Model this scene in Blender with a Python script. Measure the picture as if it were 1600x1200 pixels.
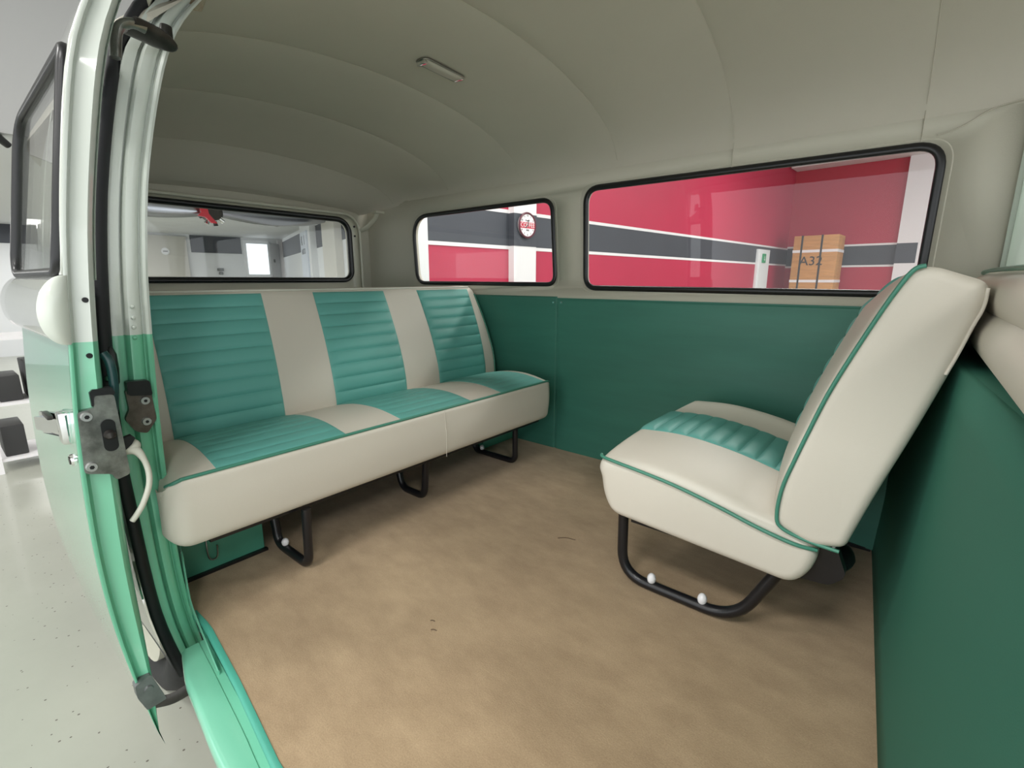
import bpy, bmesh, math, random
from mathutils import Vector, Matrix
random.seed(7)
for o in list(bpy.data.objects): bpy.data.objects.remove(o)
S = bpy.context.scene
COL = S.collection
R = math.radians

# ------------------------------------------------------------------ camera, world, lights, exposure
cd = bpy.data.cameras.new('camera'); cam = bpy.data.objects.new('camera', cd); COL.objects.link(cam)
cd.sensor_width = 36.0; cd.lens = 758.0/1600*36.0; cd.clip_start = 0.01; cd.clip_end = 200
cam.location = (0, 0, 0.8)
cam.rotation_euler = (R(90-12.1), 0, R(39.6))
S.camera = cam
S.view_settings.view_transform = 'Standard'; S.view_settings.look = 'None'
S.view_settings.gamma = 1.0; S.view_settings.use_curve_mapping = False
S.view_settings.exposure = 0.55
w = bpy.data.worlds.new('world'); S.world = w; w.use_nodes = True
bg = w.node_tree.nodes['Background']
bg.inputs[0].default_value = (0.93, 0.97, 1.0, 1); bg.inputs[1].default_value = 1.65
def area(name, loc, rot, sx, sy, power, col=(1, 1, 1)):
    l = bpy.data.lights.new(name, 'AREA'); l.shape = 'RECTANGLE'; l.size = sx; l.size_y = sy
    l.energy = power; l.color = col
    o = bpy.data.objects.new(name, l); COL.objects.link(o); o.location = loc; o.rotation_euler = rot
    return o
HZ = 3.28          # hall ceiling height
PANELS = [(-3.0, -1.6), (-0.2, -1.6), (2.6, -1.6), (-3.0, -4.2), (-0.2, -4.2), (2.6, -4.2), (-0.6, 5.0), (2.2, 5.0), (-0.8, 8.6), (2.0, 8.6), (-2.3, 2.7)]
for px, py in PANELS:
    area('panel_light', (px, py, HZ-0.06), (0, 0, 0), 1.2, 0.6, 42 if py < 0 else 48, (1.0, 0.985, 0.96))
for px, py in [(-8.0, 1.6), (-7.0, -1.2), (-10.5, 1.2)]:
    area('annex_light', (px, py, 1.66), (0, 0, 0), 1.0, 0.4, 32, (1.0, 0.99, 0.97))

# ------------------------------------------------------------------ materials
def mat(name, col, rough=0.5, metal=0.0, spec=0.5, coat=0.0, noise=0.0, nscale=20, bump=0.0, bscale=200, col2=None, trans=0, sheen=0, bdist=0.001, nstretch=None, coatr=0.05):
    m = bpy.data.materials.new(name); m.use_nodes = True
    nt = m.node_tree; b = nt.nodes['Principled BSDF']
    b.inputs['Base Color'].default_value = (*col, 1); b.inputs['Roughness'].default_value = rough
    b.inputs['Metallic'].default_value = metal; b.inputs['Specular IOR Level'].default_value = spec
    b.inputs['Coat Weight'].default_value = coat; b.inputs['Coat Roughness'].default_value = coatr
    b.inputs['Transmission Weight'].default_value = trans
    if sheen: b.inputs['Sheen Weight'].default_value = sheen
    tc = nt.nodes.new('ShaderNodeTexCoord')
    if noise > 0 or col2:
        mp = nt.nodes.new('ShaderNodeMapping')
        if nstretch: mp.inputs['Scale'].default_value = nstretch
        nt.links.new(tc.outputs['Object'], mp.inputs[0])
        n = nt.nodes.new('ShaderNodeTexNoise'); n.inputs['Scale'].default_value = nscale; n.inputs['Detail'].default_value = 6
        n.inputs['Roughness'].default_value = 0.6
        nt.links.new(mp.outputs[0], n.inputs['Vector'])
        r = nt.nodes.new('ShaderNodeValToRGB'); r.color_ramp.elements[0].position = 0.35; r.color_ramp.elements[1].position = 0.68
        c2 = col2 or tuple(c*(1-noise) for c in col)
        r.color_ramp.elements[0].color = (*c2, 1); r.color_ramp.elements[1].color = (*col, 1)
        nt.links.new(n.outputs[0], r.inputs[0]); nt.links.new(r.outputs[0], b.inputs['Base Color'])
    if bump > 0:
        n2 = nt.nodes.new('ShaderNodeTexNoise'); n2.inputs['Scale'].default_value = bscale; n2.inputs['Detail'].default_value = 3
        nt.links.new(tc.outputs['Object'], n2.inputs['Vector'])
        bp = nt.nodes.new('ShaderNodeBump'); bp.inputs['Strength'].default_value = bump; bp.inputs['Distance'].default_value = bdist
        nt.links.new(n2.outputs[0], bp.inputs['Height']); nt.links.new(bp.outputs[0], b.inputs['Normal'])
    return m
def twotone(name, zc, lo, hi, **k):
    """car paint: two colours that meet at world height zc (objects are built in world coordinates)"""
    m = mat(name, lo, **k); nt = m.node_tree; b = nt.nodes['Principled BSDF']
    tc = nt.nodes.new('ShaderNodeTexCoord'); sp = nt.nodes.new('ShaderNodeSeparateXYZ'); nt.links.new(tc.outputs['Object'], sp.inputs[0])
    g = nt.nodes.new('ShaderNodeMath'); g.operation = 'GREATER_THAN'; g.inputs[1].default_value = zc; nt.links.new(sp.outputs['Z'], g.inputs[0])
    mx = nt.nodes.new('ShaderNodeMix'); mx.data_type = 'RGBA'; mx.inputs[6].default_value = (*lo, 1); mx.inputs[7].default_value = (*hi, 1)
    nt.links.new(g.outputs[0], mx.inputs[0]); nt.links.new(mx.outputs[2], b.inputs['Base Color'])
    return m
MINT = (0.16, 0.50, 0.32); CREAMP = (0.56, 0.60, 0.55)
M = {}
M['paint_jamb'] = twotone('two_tone_paint_jamb', 0.686, MINT, CREAMP, rough=0.35, coat=0.5, bump=0.25, bscale=160)
M['paint_door'] = twotone('two_tone_paint_door', 0.690, MINT, CREAMP, rough=0.30, coat=0.9, bump=0.10, bscale=120)
M['paint_skin'] = twotone('two_tone_paint_skin', 0.690, (0.18, 0.50, 0.34), (0.62, 0.64, 0.59), rough=0.12, coat=1.0, coatr=0.02)
M['mint'] = mat('mint_paint', (0.19, 0.53, 0.37), rough=0.3, coat=0.7, bump=0.15, bscale=150)
M['mint_dark'] = mat('teal_edge_trim', (0.07, 0.36, 0.27), rough=0.4)
M['cream_paint'] = mat('cream_paint', (0.60, 0.585, 0.48), rough=0.4, coat=0.3)
M['frame_mint'] = mat('pale_mint_frame_paint', (0.68, 0.76, 0.67), rough=0.3, coat=0.5)
M['liner'] = mat('headliner_vinyl', (0.56, 0.525, 0.445), rough=0.72, bump=0.35, bscale=420, bdist=0.0008, noise=0.04, nscale=3)
M['sidecream'] = mat('side_lining_cream', (0.52, 0.495, 0.41), rough=0.6, bump=0.3, bscale=380, bdist=0.0008)
M['panel'] = mat('green_panel_vinyl', (0.042, 0.19, 0.14), rough=0.5, bump=0.3, bscale=500, bdist=0.0006, noise=0.12, nscale=3, nstretch=(1, 1, 7))
M['bulk'] = mat('green_bulkhead_vinyl', (0.045, 0.175, 0.125), rough=0.7, spec=0.2, bump=0.3, bscale=500, bdist=0.0006)
M['teal'] = mat('teal_vinyl', (0.125, 0.40, 0.355), rough=0.5, spec=0.45, bump=0.2, bscale=450, bdist=0.0007)
M['cream'] = mat('cream_vinyl', (0.65, 0.61, 0.53), rough=0.48, bump=0.22, bscale=420, bdist=0.0007)
M['piping'] = mat('green_piping', (0.06, 0.24, 0.17), rough=0.4)
M['piping_light'] = mat('cream_piping', (0.62, 0.62, 0.54), rough=0.35)
M['black'] = mat('black_powder_coat', (0.010, 0.010, 0.012), rough=0.32)
M['rubber'] = mat('black_rubber', (0.008, 0.008, 0.009), rough=0.35)
M['rubber_matte'] = mat('matte_black_rubber', (0.010, 0.010, 0.013), rough=0.6)
M['white_plastic'] = mat('white_plastic', (0.82, 0.82, 0.84), rough=0.35)
M['steel'] = mat('worn_steel', (0.42, 0.42, 0.40), rough=0.38, metal=1.0, noise=0.6, nscale=25, bump=0.3, bscale=60)
M['bracket'] = mat('grey_bracket_steel', (0.20, 0.21, 0.21), rough=0.45, metal=0.7, noise=0.3, nscale=30)
M['dark_steel'] = mat('dark_greased_steel', (0.06, 0.055, 0.05), rough=0.4, metal=0.6, noise=0.4, nscale=40)
M['prop'] = mat('polished_aluminium', (0.36, 0.37, 0.40), rough=0.22, metal=1.0)
M['chrome'] = mat('chrome', (0.8, 0.8, 0.8), rough=0.07, metal=1.0)
M['boltm'] = mat('zinc_bolt', (0.55, 0.55, 0.55), rough=0.35, metal=0.8)
M['striker'] = mat('tarnished_striker_steel', (0.15, 0.125, 0.105), rough=0.4, metal=0.5, noise=0.4, nscale=50)
M['lens'] = mat('lamp_lens', (0.50, 0.47, 0.40), rough=0.45, spec=0.5)
M['dimchrome'] = mat('aged_chrome', (0.35, 0.34, 0.30), rough=0.3, metal=1.0)
M['ivory'] = mat('ivory_plastic', (0.62, 0.62, 0.54), rough=0.4)
M['tire'] = mat('tire_rubber', (0.015, 0.015, 0.016), rough=0.7, bump=0.4, bscale=60)
M['rust'] = mat('rusty_paint', (0.52, 0.54, 0.44), rough=0.5, col2=(0.25, 0.16, 0.08), nscale=14)
# room
M['wallwhite'] = mat('white_wall_paint', (0.72, 0.73, 0.74), rough=0.8)
M['beige'] = mat('beige_roller_door', (0.60, 0.58, 0.53), rough=0.6)
M['red'] = mat('red_wall_paint', (0.46, 0.02, 0.065), rough=0.55, noise=0.06, nscale=1.2)
M['char'] = mat('charcoal_wall_paint', (0.055, 0.06, 0.075), rough=0.6, noise=0.1, nscale=2)
M['linewhite'] = mat('white_stripe_paint', (0.76, 0.74, 0.75), rough=0.6)
M['hallceil'] = mat('hall_ceiling_paint', (0.50, 0.50, 0.49), rough=0.9)
M['epoxy'] = mat('epoxy_flake_floor', (0.42, 0.43, 0.37), rough=0.28, coat=0.3, noise=0.12, nscale=1.6)
M['wood'] = mat('plywood', (0.60, 0.30, 0.10), rough=0.6, noise=0.25, nscale=3, nstretch=(1, 1, 8))
M['strap'] = mat('black_strap', (0.03, 0.03, 0.03), rough=0.6)
M['led'] = bpy.data.materials.new('lit_panel'); M['led'].use_nodes = True
def emis(m, col, s):
    b = m.node_tree.nodes['Principled BSDF']; b.inputs['Emission Color'].default_value = (*col, 1); b.inputs['Emission Strength'].default_value = s
    b.inputs['Base Color'].default_value = (0.8, 0.8, 0.8, 1)
emis(M['led'], (1, 0.99, 0.97), 2.5)
M['daylight'] = bpy.data.materials.new('daylight_glass'); M['daylight'].use_nodes = True; emis(M['daylight'], (0.86, 0.93, 1.0), 0.8)
M['green_sign'] = mat('green_sign', (0.02, 0.30, 0.12), rough=0.5)
M['clockred'] = mat('clock_red', (0.55, 0.03, 0.06), rough=0.5)
M['clockrim'] = mat('clock_rim', (0.10, 0.015, 0.03), rough=0.3)
M['ink'] = mat('black_ink', (0.03, 0.03, 0.03), rough=0.6)
M['redpaint'] = mat('red_gloss', (0.6, 0.02, 0.04), rough=0.25, coat=0.5)
# flecks on the epoxy floor
def flecks(m):
    nt = m.node_tree; b = nt.nodes['Principled BSDF']; src = b.inputs['Base Color'].links[0].from_socket
    tc = nt.nodes.new('ShaderNodeTexCoord'); v = nt.nodes.new('ShaderNodeTexVoronoi'); v.inputs['Scale'].default_value = 38
    nt.links.new(tc.outputs['Object'], v.inputs['Vector'])
    wn = nt.nodes.new('ShaderNodeTexNoise'); wn.inputs['Scale'].default_value = 30; nt.links.new(tc.outputs['Object'], wn.inputs['Vector'])
    lt = nt.nodes.new('ShaderNodeMath'); lt.operation = 'LESS_THAN'; lt.inputs[1].default_value = 0.13; nt.links.new(v.outputs['Distance'], lt.inputs[0])
    g = nt.nodes.new('ShaderNodeMath'); g.operation = 'GREATER_THAN'; g.inputs[1].default_value = 0.52; nt.links.new(wn.outputs[0], g.inputs[0])
    mu = nt.nodes.new('ShaderNodeMath'); mu.operation = 'MULTIPLY'; nt.links.new(lt.outputs[0], mu.inputs[0]); nt.links.new(g.outputs[0], mu.inputs[1])
    mx = nt.nodes.new('ShaderNodeMix'); mx.data_type = 'RGBA'; mx.inputs[7].default_value = (0.12, 0.11, 0.09, 1)
    nt.links.new(mu.outputs[0], mx.inputs[0]); nt.links.new(src, mx.inputs[6]); nt.links.new(mx.outputs[2], b.inputs['Base Color'])
flecks(M['epoxy'])
# carpet: brushed nap
def carpet():
    m = bpy.data.materials.new('tan_carpet'); m.use_nodes = True; nt = m.node_tree; b = nt.nodes['Principled BSDF']
    b.inputs['Roughness'].default_value = 0.95; b.inputs['Specular IOR Level'].default_value = 0.1; b.inputs['Sheen Weight'].default_value = 0.25
    tc = nt.nodes.new('ShaderNodeTexCoord')
    def nz(scale, stretch, rot=0, detail=5):
        mp = nt.nodes.new('ShaderNodeMapping'); mp.inputs['Scale'].default_value = stretch; mp.inputs['Rotation'].default_value = (0, 0, rot)
        nt.links.new(tc.outputs['Object'], mp.inputs[0]); n = nt.nodes.new('ShaderNodeTexNoise'); n.inputs['Scale'].default_value = scale
        n.inputs['Detail'].default_value = detail; n.inputs['Roughness'].default_value = 0.65; nt.links.new(mp.outputs[0], n.inputs['Vector']); return n
    a = nz(9, (1, 2.0, 1), 0.5, 8); f = nz(2.4, (1, 1, 1)); g = nz(330, (1, 1, 1), 0, 2)
    mx = nt.nodes.new('ShaderNodeMix'); mx.data_type = 'FLOAT'; mx.inputs[0].default_value = 0.5
    nt.links.new(a.outputs[0], mx.inputs[2]); nt.links.new(f.outputs[0], mx.inputs[3])
    m2 = nt.nodes.new('ShaderNodeMix'); m2.data_type = 'FLOAT'; m2.inputs[0].default_value = 0.30
    nt.links.new(mx.outputs[0], m2.inputs[2]); nt.links.new(g.outputs[0], m2.inputs[3])
    r = nt.nodes.new('ShaderNodeValToRGB'); e = r.color_ramp.elements
    e[0].position = 0.38; e[0].color = (0.30, 0.21, 0.125, 1); e[1].position = 0.62; e[1].color = (0.47, 0.345, 0.215, 1)
    nt.links.new(m2.outputs[0], r.inputs[0]); nt.links.new(r.outputs[0], b.inputs['Base Color'])
    bp = nt.nodes.new('ShaderNodeBump'); bp.inputs['Strength'].default_value = 0.6; bp.inputs['Distance'].default_value = 0.001
    nt.links.new(g.outputs[0], bp.inputs['Height']); nt.links.new(bp.outputs[0], b.inputs['Normal'])
    return m
M['carpet'] = carpet()
def glass(name, tint, ior):
    m = bpy.data.materials.new(name); m.use_nodes = True; nt = m.node_tree; nt.nodes.clear()
    out = nt.nodes.new('ShaderNodeOutputMaterial'); mx = nt.nodes.new('ShaderNodeMixShader'); t = nt.nodes.new('ShaderNodeBsdfTransparent')
    g = nt.nodes.new('ShaderNodeBsdfGlossy'); g.inputs['Roughness'].default_value = 0.01; f = nt.nodes.new('ShaderNodeFresnel')
    geo = nt.nodes.new('ShaderNodeNewGeometry'); mi = nt.nodes.new('ShaderNodeMix'); mi.data_type = 'FLOAT'   # thin pane: no total internal reflection
    mi.inputs[2].default_value = ior; mi.inputs[3].default_value = 1/ior; nt.links.new(geo.outputs['Backfacing'], mi.inputs[0]); nt.links.new(mi.outputs[0], f.inputs['IOR'])
    t.inputs[0].default_value = (*tint, 1)
    nt.links.new(f.outputs[0], mx.inputs[0]); nt.links.new(t.outputs[0], mx.inputs[1]); nt.links.new(g.outputs[0], mx.inputs[2]); nt.links.new(mx.outputs[0], out.inputs[0])
    return m
M['glass'] = glass('window_glass', (0.97, 0.98, 0.97), 1.33)

# ------------------------------------------------------------------ helpers
def link(name, bm, m, parent=None, smooth=True, auto=None):
    me = bpy.data.meshes.new(name); bmesh.ops.remove_doubles(bm, verts=bm.verts, dist=1e-6)
    bmesh.ops.recalc_face_normals(bm, faces=bm.faces)
    bm.to_mesh(me); bm.free()
    if smooth:
        for p in me.polygons: p.use_smooth = True
        try: me.set_sharp_from_angle(angle=R(auto if auto else 38))
        except Exception: pass
    me.materials.append(m)
    o = bpy.data.objects.new(name, me); COL.objects.link(o)
    if parent: o.parent = parent; o.matrix_parent_inverse = Matrix.Translation(-parent.matrix_basis.translation) if parent.type == 'EMPTY' else Matrix()
    return o
def empty(name, loc, label, cat, group=None):
    o = bpy.data.objects.new(name, None); COL.objects.link(o); o.location = loc; o.empty_display_size = 0.05
    o['label'] = label; o['category'] = cat
    if group: o['group'] = group
    return o
def tag(o, label, cat, group=None):
    o['label'] = label; o['category'] = cat
    if group: o['group'] = group
    return o
def struct(o): o['kind'] = 'structure'; return o
def lab(o, t): o['label'] = t; return o
def box(bm, lo, hi, bev=0.0, mtx=None):
    r = bmesh.ops.create_cube(bm, size=1.0); vs = r['verts']
    for v in vs:
        v.co = Vector([lo[i]+(v.co[i]+0.5)*(hi[i]-lo[i]) for i in range(3)])
    if bev > 0:
        es = list({e for v in vs for e in v.link_edges})
        rr = bmesh.ops.bevel(bm, geom=es, offset=bev, segments=2, affect='EDGES', profile=0.6)
        vs = list({v for f in rr['faces'] for v in f.verts} | {v for v in vs if v.is_valid})
    if mtx:
        for v in vs: v.co = mtx @ v.co
    return bm
def boxo(name, lo, hi, m, parent=None, bev=0.0, mtx=None):
    return link(name, box(bmesh.new(), lo, hi, bev, mtx), m, parent, smooth=bev > 0)
def crom(pts, n=8, closed=False):
    P = [Vector(p) for p in pts]; out = []; N = len(P)
    rng = range(N) if closed else range(N-1)
    for i in rng:
        g = lambda k: P[k % N] if closed else P[max(0, min(N-1, k))]
        p0, p1, p2, p3 = g(i-1), g(i), g(i+1), g(i+2)
        for j in range(n):
            t = j/n
            out.append(0.5*((2*p1)+(-p0+p2)*t+(2*p0-5*p1+4*p2-p3)*t*t+(-p0+3*p1-3*p2+p3)*t**3))
    if not closed: out.append(P[-1])
    return out
def roundpath(pts, r, n=6, closed=False):
    """polyline with rounded corners"""
    P = [Vector(p) for p in pts]; N = len(P); out = []
    for i in range(N):
        if not closed and i in (0, N-1): out.append(P[i]); continue
        a, b, c = P[i-1], P[i], P[(i+1) % N]
        rr = r[i] if isinstance(r, (list, tuple)) else r
        d1 = (a-b); d2 = (c-b); l = min(rr, d1.length*0.49, d2.length*0.49)
        s = b+d1.normalized()*l; e = b+d2.normalized()*l
        for k in range(n+1):
            t = k/n; out.append((1-t)**2*s+2*(1-t)*t*b+t*t*e)
    return out
def tube(bm, pts, r, seg=10, closed=False, flat=None, up=None):
    """sweep a circle (or ellipse: flat=(ra, rb)) along pts"""
    P = [Vector(p) for p in pts]; N = len(P); rings = []
    nrm = None
    for i in range(N):
        if closed: t = (P[(i+1) % N]-P[i-1])
        else: t = P[min(i+1, N-1)]-P[max(i-1, 0)]
        t.normalize()
        if up is not None: nrm = Vector(up)
        elif nrm is None: nrm = t.orthogonal()
        a = nrm-t*nrm.dot(t)
        if a.length < 1e-5: a = t.orthogonal()
        a.normalize(); nrm = a; b = t.cross(a)
        rr = r[i] if isinstance(r, list) else r
        ra, rb = ((flat[0]*rr, flat[1]*rr) if isinstance(r, list) else flat) if flat else (rr, rr)
        rings.append([bm.verts.new(P[i]+a*math.cos(2*math.pi*k/seg)*ra+b*math.sin(2*math.pi*k/seg)*rb) for k in range(seg)])
    M_ = N if closed else N-1
    for i in range(M_):
        A, B = rings[i], rings[(i+1) % N]
        if closed and i == N-1:   # best roll match
            best = min(range(seg), key=lambda s: sum((A[k].co-B[(k+s) % seg].co).length for k in range(seg))); B = B[best:]+B[:best]
        for k in range(seg): bm.faces.new((A[k], A[(k+1) % seg], B[(k+1) % seg], B[k]))
    if not closed:
        bm.faces.new(rings[0][::-1]); bm.faces.new(rings[-1])
    return bm
def tubeo(name, pts, r, m, parent=None, **k): return link(name, tube(bmesh.new(), pts, r, **k), m, parent, auto=60)
def grid(bm, f, nu, nv, flip=False):
    vs = [[bm.verts.new(f(i/nu, j/nv)) for j in range(nv+1)] for i in range(nu+1)]
    for i in range(nu):
        for j in range(nv): bm.faces.new((vs[i][j], vs[i+1][j], vs[i+1][j+1], vs[i][j+1]))
    return vs
def rrect(x0, x1, z0, z1, r, n=7):
    """rounded rectangle, r = radius or four radii (bl, br, tr, tl)"""
    rs = r if isinstance(r, (list, tuple)) else [r]*4; out = []
    for (cx, cz, a0, rr) in ((x0+rs[0], z0+rs[0], 180, rs[0]), (x1-rs[1], z0+rs[1], 270, rs[1]), (x1-rs[2], z1-rs[2], 0, rs[2]), (x0+rs[3], z1-rs[3], 90, rs[3])):
        for k in range(n+1):
            a = R(a0+90*k/n); out.append((cx+rr*math.cos(a), cz+rr*math.sin(a)))
    return out
def roundpoly(pts, r, n=7):
    return [(p.x, p.y) for p in roundpath([(a, b, 0) for a, b in pts], r, n, closed=True)]
def sheet(outline, holes, fmap, cuts=(), cutsx=()):
    """flat (a,b) sheet with holes, cut at b-values so that fmap can bend it"""
    cu = bpy.data.curves.new('tmp', 'CURVE'); cu.dimensions = '2D'; cu.fill_mode = 'BOTH'
    for poly in [outline]+list(holes):
        sp = cu.splines.new('POLY'); sp.points.add(len(poly)-1); sp.use_cyclic_u = True
        for i, p in enumerate(poly): sp.points[i].co = (p[0], p[1], 0, 1)
    ob = bpy.data.objects.new('tmp', cu); COL.objects.link(ob)
    dg = bpy.context.evaluated_depsgraph_get(); me = bpy.data.meshes.new_from_object(ob.evaluated_get(dg))
    bm = bmesh.new(); bm.from_mesh(me); bpy.data.objects.remove(ob); bpy.data.curves.remove(cu); bpy.data.meshes.remove(me)
    bmesh.ops.remove_doubles(bm, verts=bm.verts, dist=1e-5)
    for c in cuts: bmesh.ops.bisect_plane(bm, geom=bm.verts[:]+bm.edges[:]+bm.faces[:], plane_co=(0, c, 0), plane_no=(0, 1, 0))
    for c in cutsx: bmesh.ops.bisect_plane(bm, geom=bm.verts[:]+bm.edges[:]+bm.faces[:], plane_co=(c, 0, 0), plane_no=(1, 0, 0))
    for v in bm.verts: v.co = Vector(fmap(v.co.x, v.co.y))
    return bm
def solid(o, t, off=-1):
    md = o.modifiers.new('thickness', 'SOLIDIFY'); md.thickness = t; md.offset = off; return o
def interp(tab, x):
    if x <= tab[0][0]: return tab[0][1]
    for (a, b), (c, d) in zip(tab, tab[1:]):
        if x <= c: return b+(d-b)*(x-a)/(c-a)
    return tab[-1][1]
def smoothtab(tab, n=8):
    P = crom([(a, b, 0) for a, b in tab], n); return [(p.x, p.y) for p in P]
def prism(pts2, axis, a, b):
    """extrude a 2D polygon; axis 'x': pts are (y,z)"""
    bm = bmesh.new(); mk = {'x': lambda p, t: (t, p[0], p[1]), 'y': lambda p, t: (p[0], t, p[1]), 'z': lambda p, t: (p[0], p[1], t)}[axis]
    A = [bm.verts.new(mk(p, a)) for p in pts2]; B = [bm.verts.new(mk(p, b)) for p in pts2]; n = len(A)
    bm.faces.new(A); bm.faces.new(B[::-1])
    for i in range(n): bm.faces.new((A[i], B[i], B[(i+1) % n], A[(i+1) % n]))
    return bm
def cyl(bm, p0, p1, r0, r1=None, seg=20):
    return tube(bm, [p0, p1], [r0, r0 if r1 is None else r1], seg=seg)
def text(name, s, size, mtx, m, parent=None, depth=0.001):
    cu = bpy.data.curves.new(name, 'FONT'); cu.body = s; cu.size = size; cu.align_x = 'CENTER'; cu.align_y = 'CENTER'; cu.extrude = depth; cu.resolution_u = 3
    ob = bpy.data.objects.new(name, cu); COL.objects.link(ob)
    dg = bpy.context.evaluated_depsgraph_get(); me = bpy.data.meshes.new_from_object(ob.evaluated_get(dg)); bpy.data.objects.remove(ob)
    bm = bmesh.new(); bm.from_mesh(me); bm.transform(mtx)
    return link(name, bm, m, parent, smooth=False)

# ------------------------------------------------------------------ shell of the bus interior
YW = 1.87                      # far side wall
CR = smoothtab([(-2.75, 1.20), (-2.6, 1.235), (-2.4, 1.385), (-2.0, 1.452), (-1.5, 1.478), (-1.0, 1.498), (-0.55, 1.555), (-0.05, 1.60), (0.6, 1.62), (1.3, 1.60)])
SEAMS = [-2.75, -2.42, -1.98, -1.5, -1.0, -0.56, -0.055, 0.45, 0.95, 1.4]
def ceil_pt(x, w, off=0.0):
    zc = interp(CR, x); ze = 1.24 if x > -2.3 else 1.24-(-2.3-x)*0.22
    edge = (1-w*w)**0.5 if abs(w) < 1 else 0
    z = ze+(zc-ze)*edge
    half = 0.78 if x > -2.3 else 0.78-(-2.3-x)**2*1.3
    for a, b in zip(SEAMS, SEAMS[1:]):
        if a <= x <= b:
            t = (x-a)/(b-a); sag = math.sin(math.pi*t)**0.55 if 0 < t < 1 else 0
            k = 1-abs(w)**5
            z -= 0.011*sag*k
    return Vector((x, 1.09+half*w, z+off))
XS = []
for a, b in zip(SEAMS, SEAMS[1:]):
    for k in range(14): XS.append(a+(b-a)*(0.5-0.5*math.cos(math.pi*k/14)))
XS.append(SEAMS[-1])
WS = [math.sin(math.pi/2*(k/28)) for k in range(-28, 29)]
def ceiling():
    bm = bmesh.new(); rows = []
    for x in XS:
        wmin = -1.0 if x < -1.30 else -0.80
        ws = [wmin]+[w_ for w_ in WS if w_ > wmin+0.01]
        ws = ws if len(ws) == len(WS) else [wmin]*(len(WS)-len(ws))+ws
        rows.append([bm.verts.new(ceil_pt(x, w_)) for w_ in ws])
    for A, B in zip(rows, rows[1:]):
        for k in range(len(A)-1):
            try: bm.faces.new((A[k], B[k], B[k+1], A[k+1]))
            except ValueError: pass
    bmesh.ops.dissolve_degenerate(bm, edges=bm.edges, dist=1e-6)
    return bm
ce = struct(link('ceiling', ceiling(), M['liner'], auto=12))
for x in SEAMS[1:8]:
    wmin = -0.98 if x < -1.3 else -0.79
    pts = [ceil_pt(x, wmin+(0.995-wmin)*k/40, -0.0004) for k in range(41)]
    s = tubeo('seam', pts, 0.0011, M['liner'], ce, seg=5)
# outer roof skin (keeps daylight out, seen from outside)
def tuck(x): return 0.17*((-1.85-x)/0.77)**2 if x < -1.85 else 0.0      # the body curves inward toward its rear corners
def roof_pt(u, v):
    x = -2.75+4.1*u; p = ceil_pt(max(-2.3, x), -0.86+1.859*v)+Vector((0, max(0, v-0.5)*0.10, 0.035)); p.x = x
    k = 1-tuck(x)/0.85; p.y = 1.09+(p.y-1.09)*k; p.z -= 0.10*max(0, (-2.35-x)/0.40)**2
    return p
bm = bmesh.new(); grid(bm, roof_pt, 40, 30)
roof = struct(link('trim_1', bm, mat('cream_roof_paint', CREAMP, rough=0.2, coat=0.8)))

# far side wall: upper cream lining with two window openings, green panels below
sw = roundpoly([(-2.262, 0.783), (-1.289, 0.779), (-1.315, 1.152), (-2.285, 1.150)], [0.07, 0.05, 0.06, 0.13], 8)
bw = roundpoly([(-1.132, 0.766), (-0.006, 0.757), (-0.002, 1.168), (-1.145, 1.176)], [0.055, 0.06, 0.065, 0.065], 8)
wallm = lambda a, b: (a, YW+0.06*(max(0, -2.3-a)/0.4)**1.5*-1.6, b)
fw = struct(link('wall_left', sheet([(-2.72, 0.70), (0.16, 0.70), (0.16, 1.262), (-2.72, 1.262)], [sw, bw], wallm, (), [-2.3, -2.36, -2.42, -2.48, -2.54, -2.6, -2.66]), M['sidecream']))
solid(fw, 0.03, 1)
def panel_bm(x0, x1, z0, z1, y, th=0.006):
    bm = bmesh.new()
    def f(u, v):
        x = x0+(x1-x0)*u; z = z0+(z1-z0)*v
        e = min(u*(x1-x0), (1-u)*(x1-x0), v*(z1-z0), (1-v)*(z1-z0))
        return (x, y-th*min(1, e/0.006)**0.5+0.0012*math.sin(z*31+2*math.sin(x*2.2))*min(1, e/0.05), z)
    us = [0, 0.004, 0.01]+[0.02+0.96*k/24 for k in range(25)]+[0.99, 0.996, 1]
    vs = [[bm.verts.new(f(u, v)) for v in us] for u in us]
    for i in range(len(us)-1):
        for j in range(len(us)-1): bm.faces.new((vs[i][j], vs[i+1][j], vs[i+1][j+1], vs[i][j+1]))
    return bm
for i, (x0, x1, z1) in enumerate([(-2.50, -1.277, 0.726), (-1.272, 0.10, 0.716)]):
    p = link('panel', panel_bm(x0, x1, -0.01, z1, YW), M['panel'], fw)
    if i == 0: lab(p, 'dark green vinyl panel behind the bench')
    else: lab(p, 'long dark green vinyl panel under the large window')
boxo('backing', (-2.5, YW-0.001, -0.02), (0.12, YW+0.03, 0.72), M['panel'], fw)
for x in (-1.294, -1.252):
    link('rivet', cyl(bmesh.new(), (x, YW-0.010, 0.699), (x, YW-0.004, 0.699), 0.0045, 0.007, 10), M['chrome'], fw)
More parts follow.
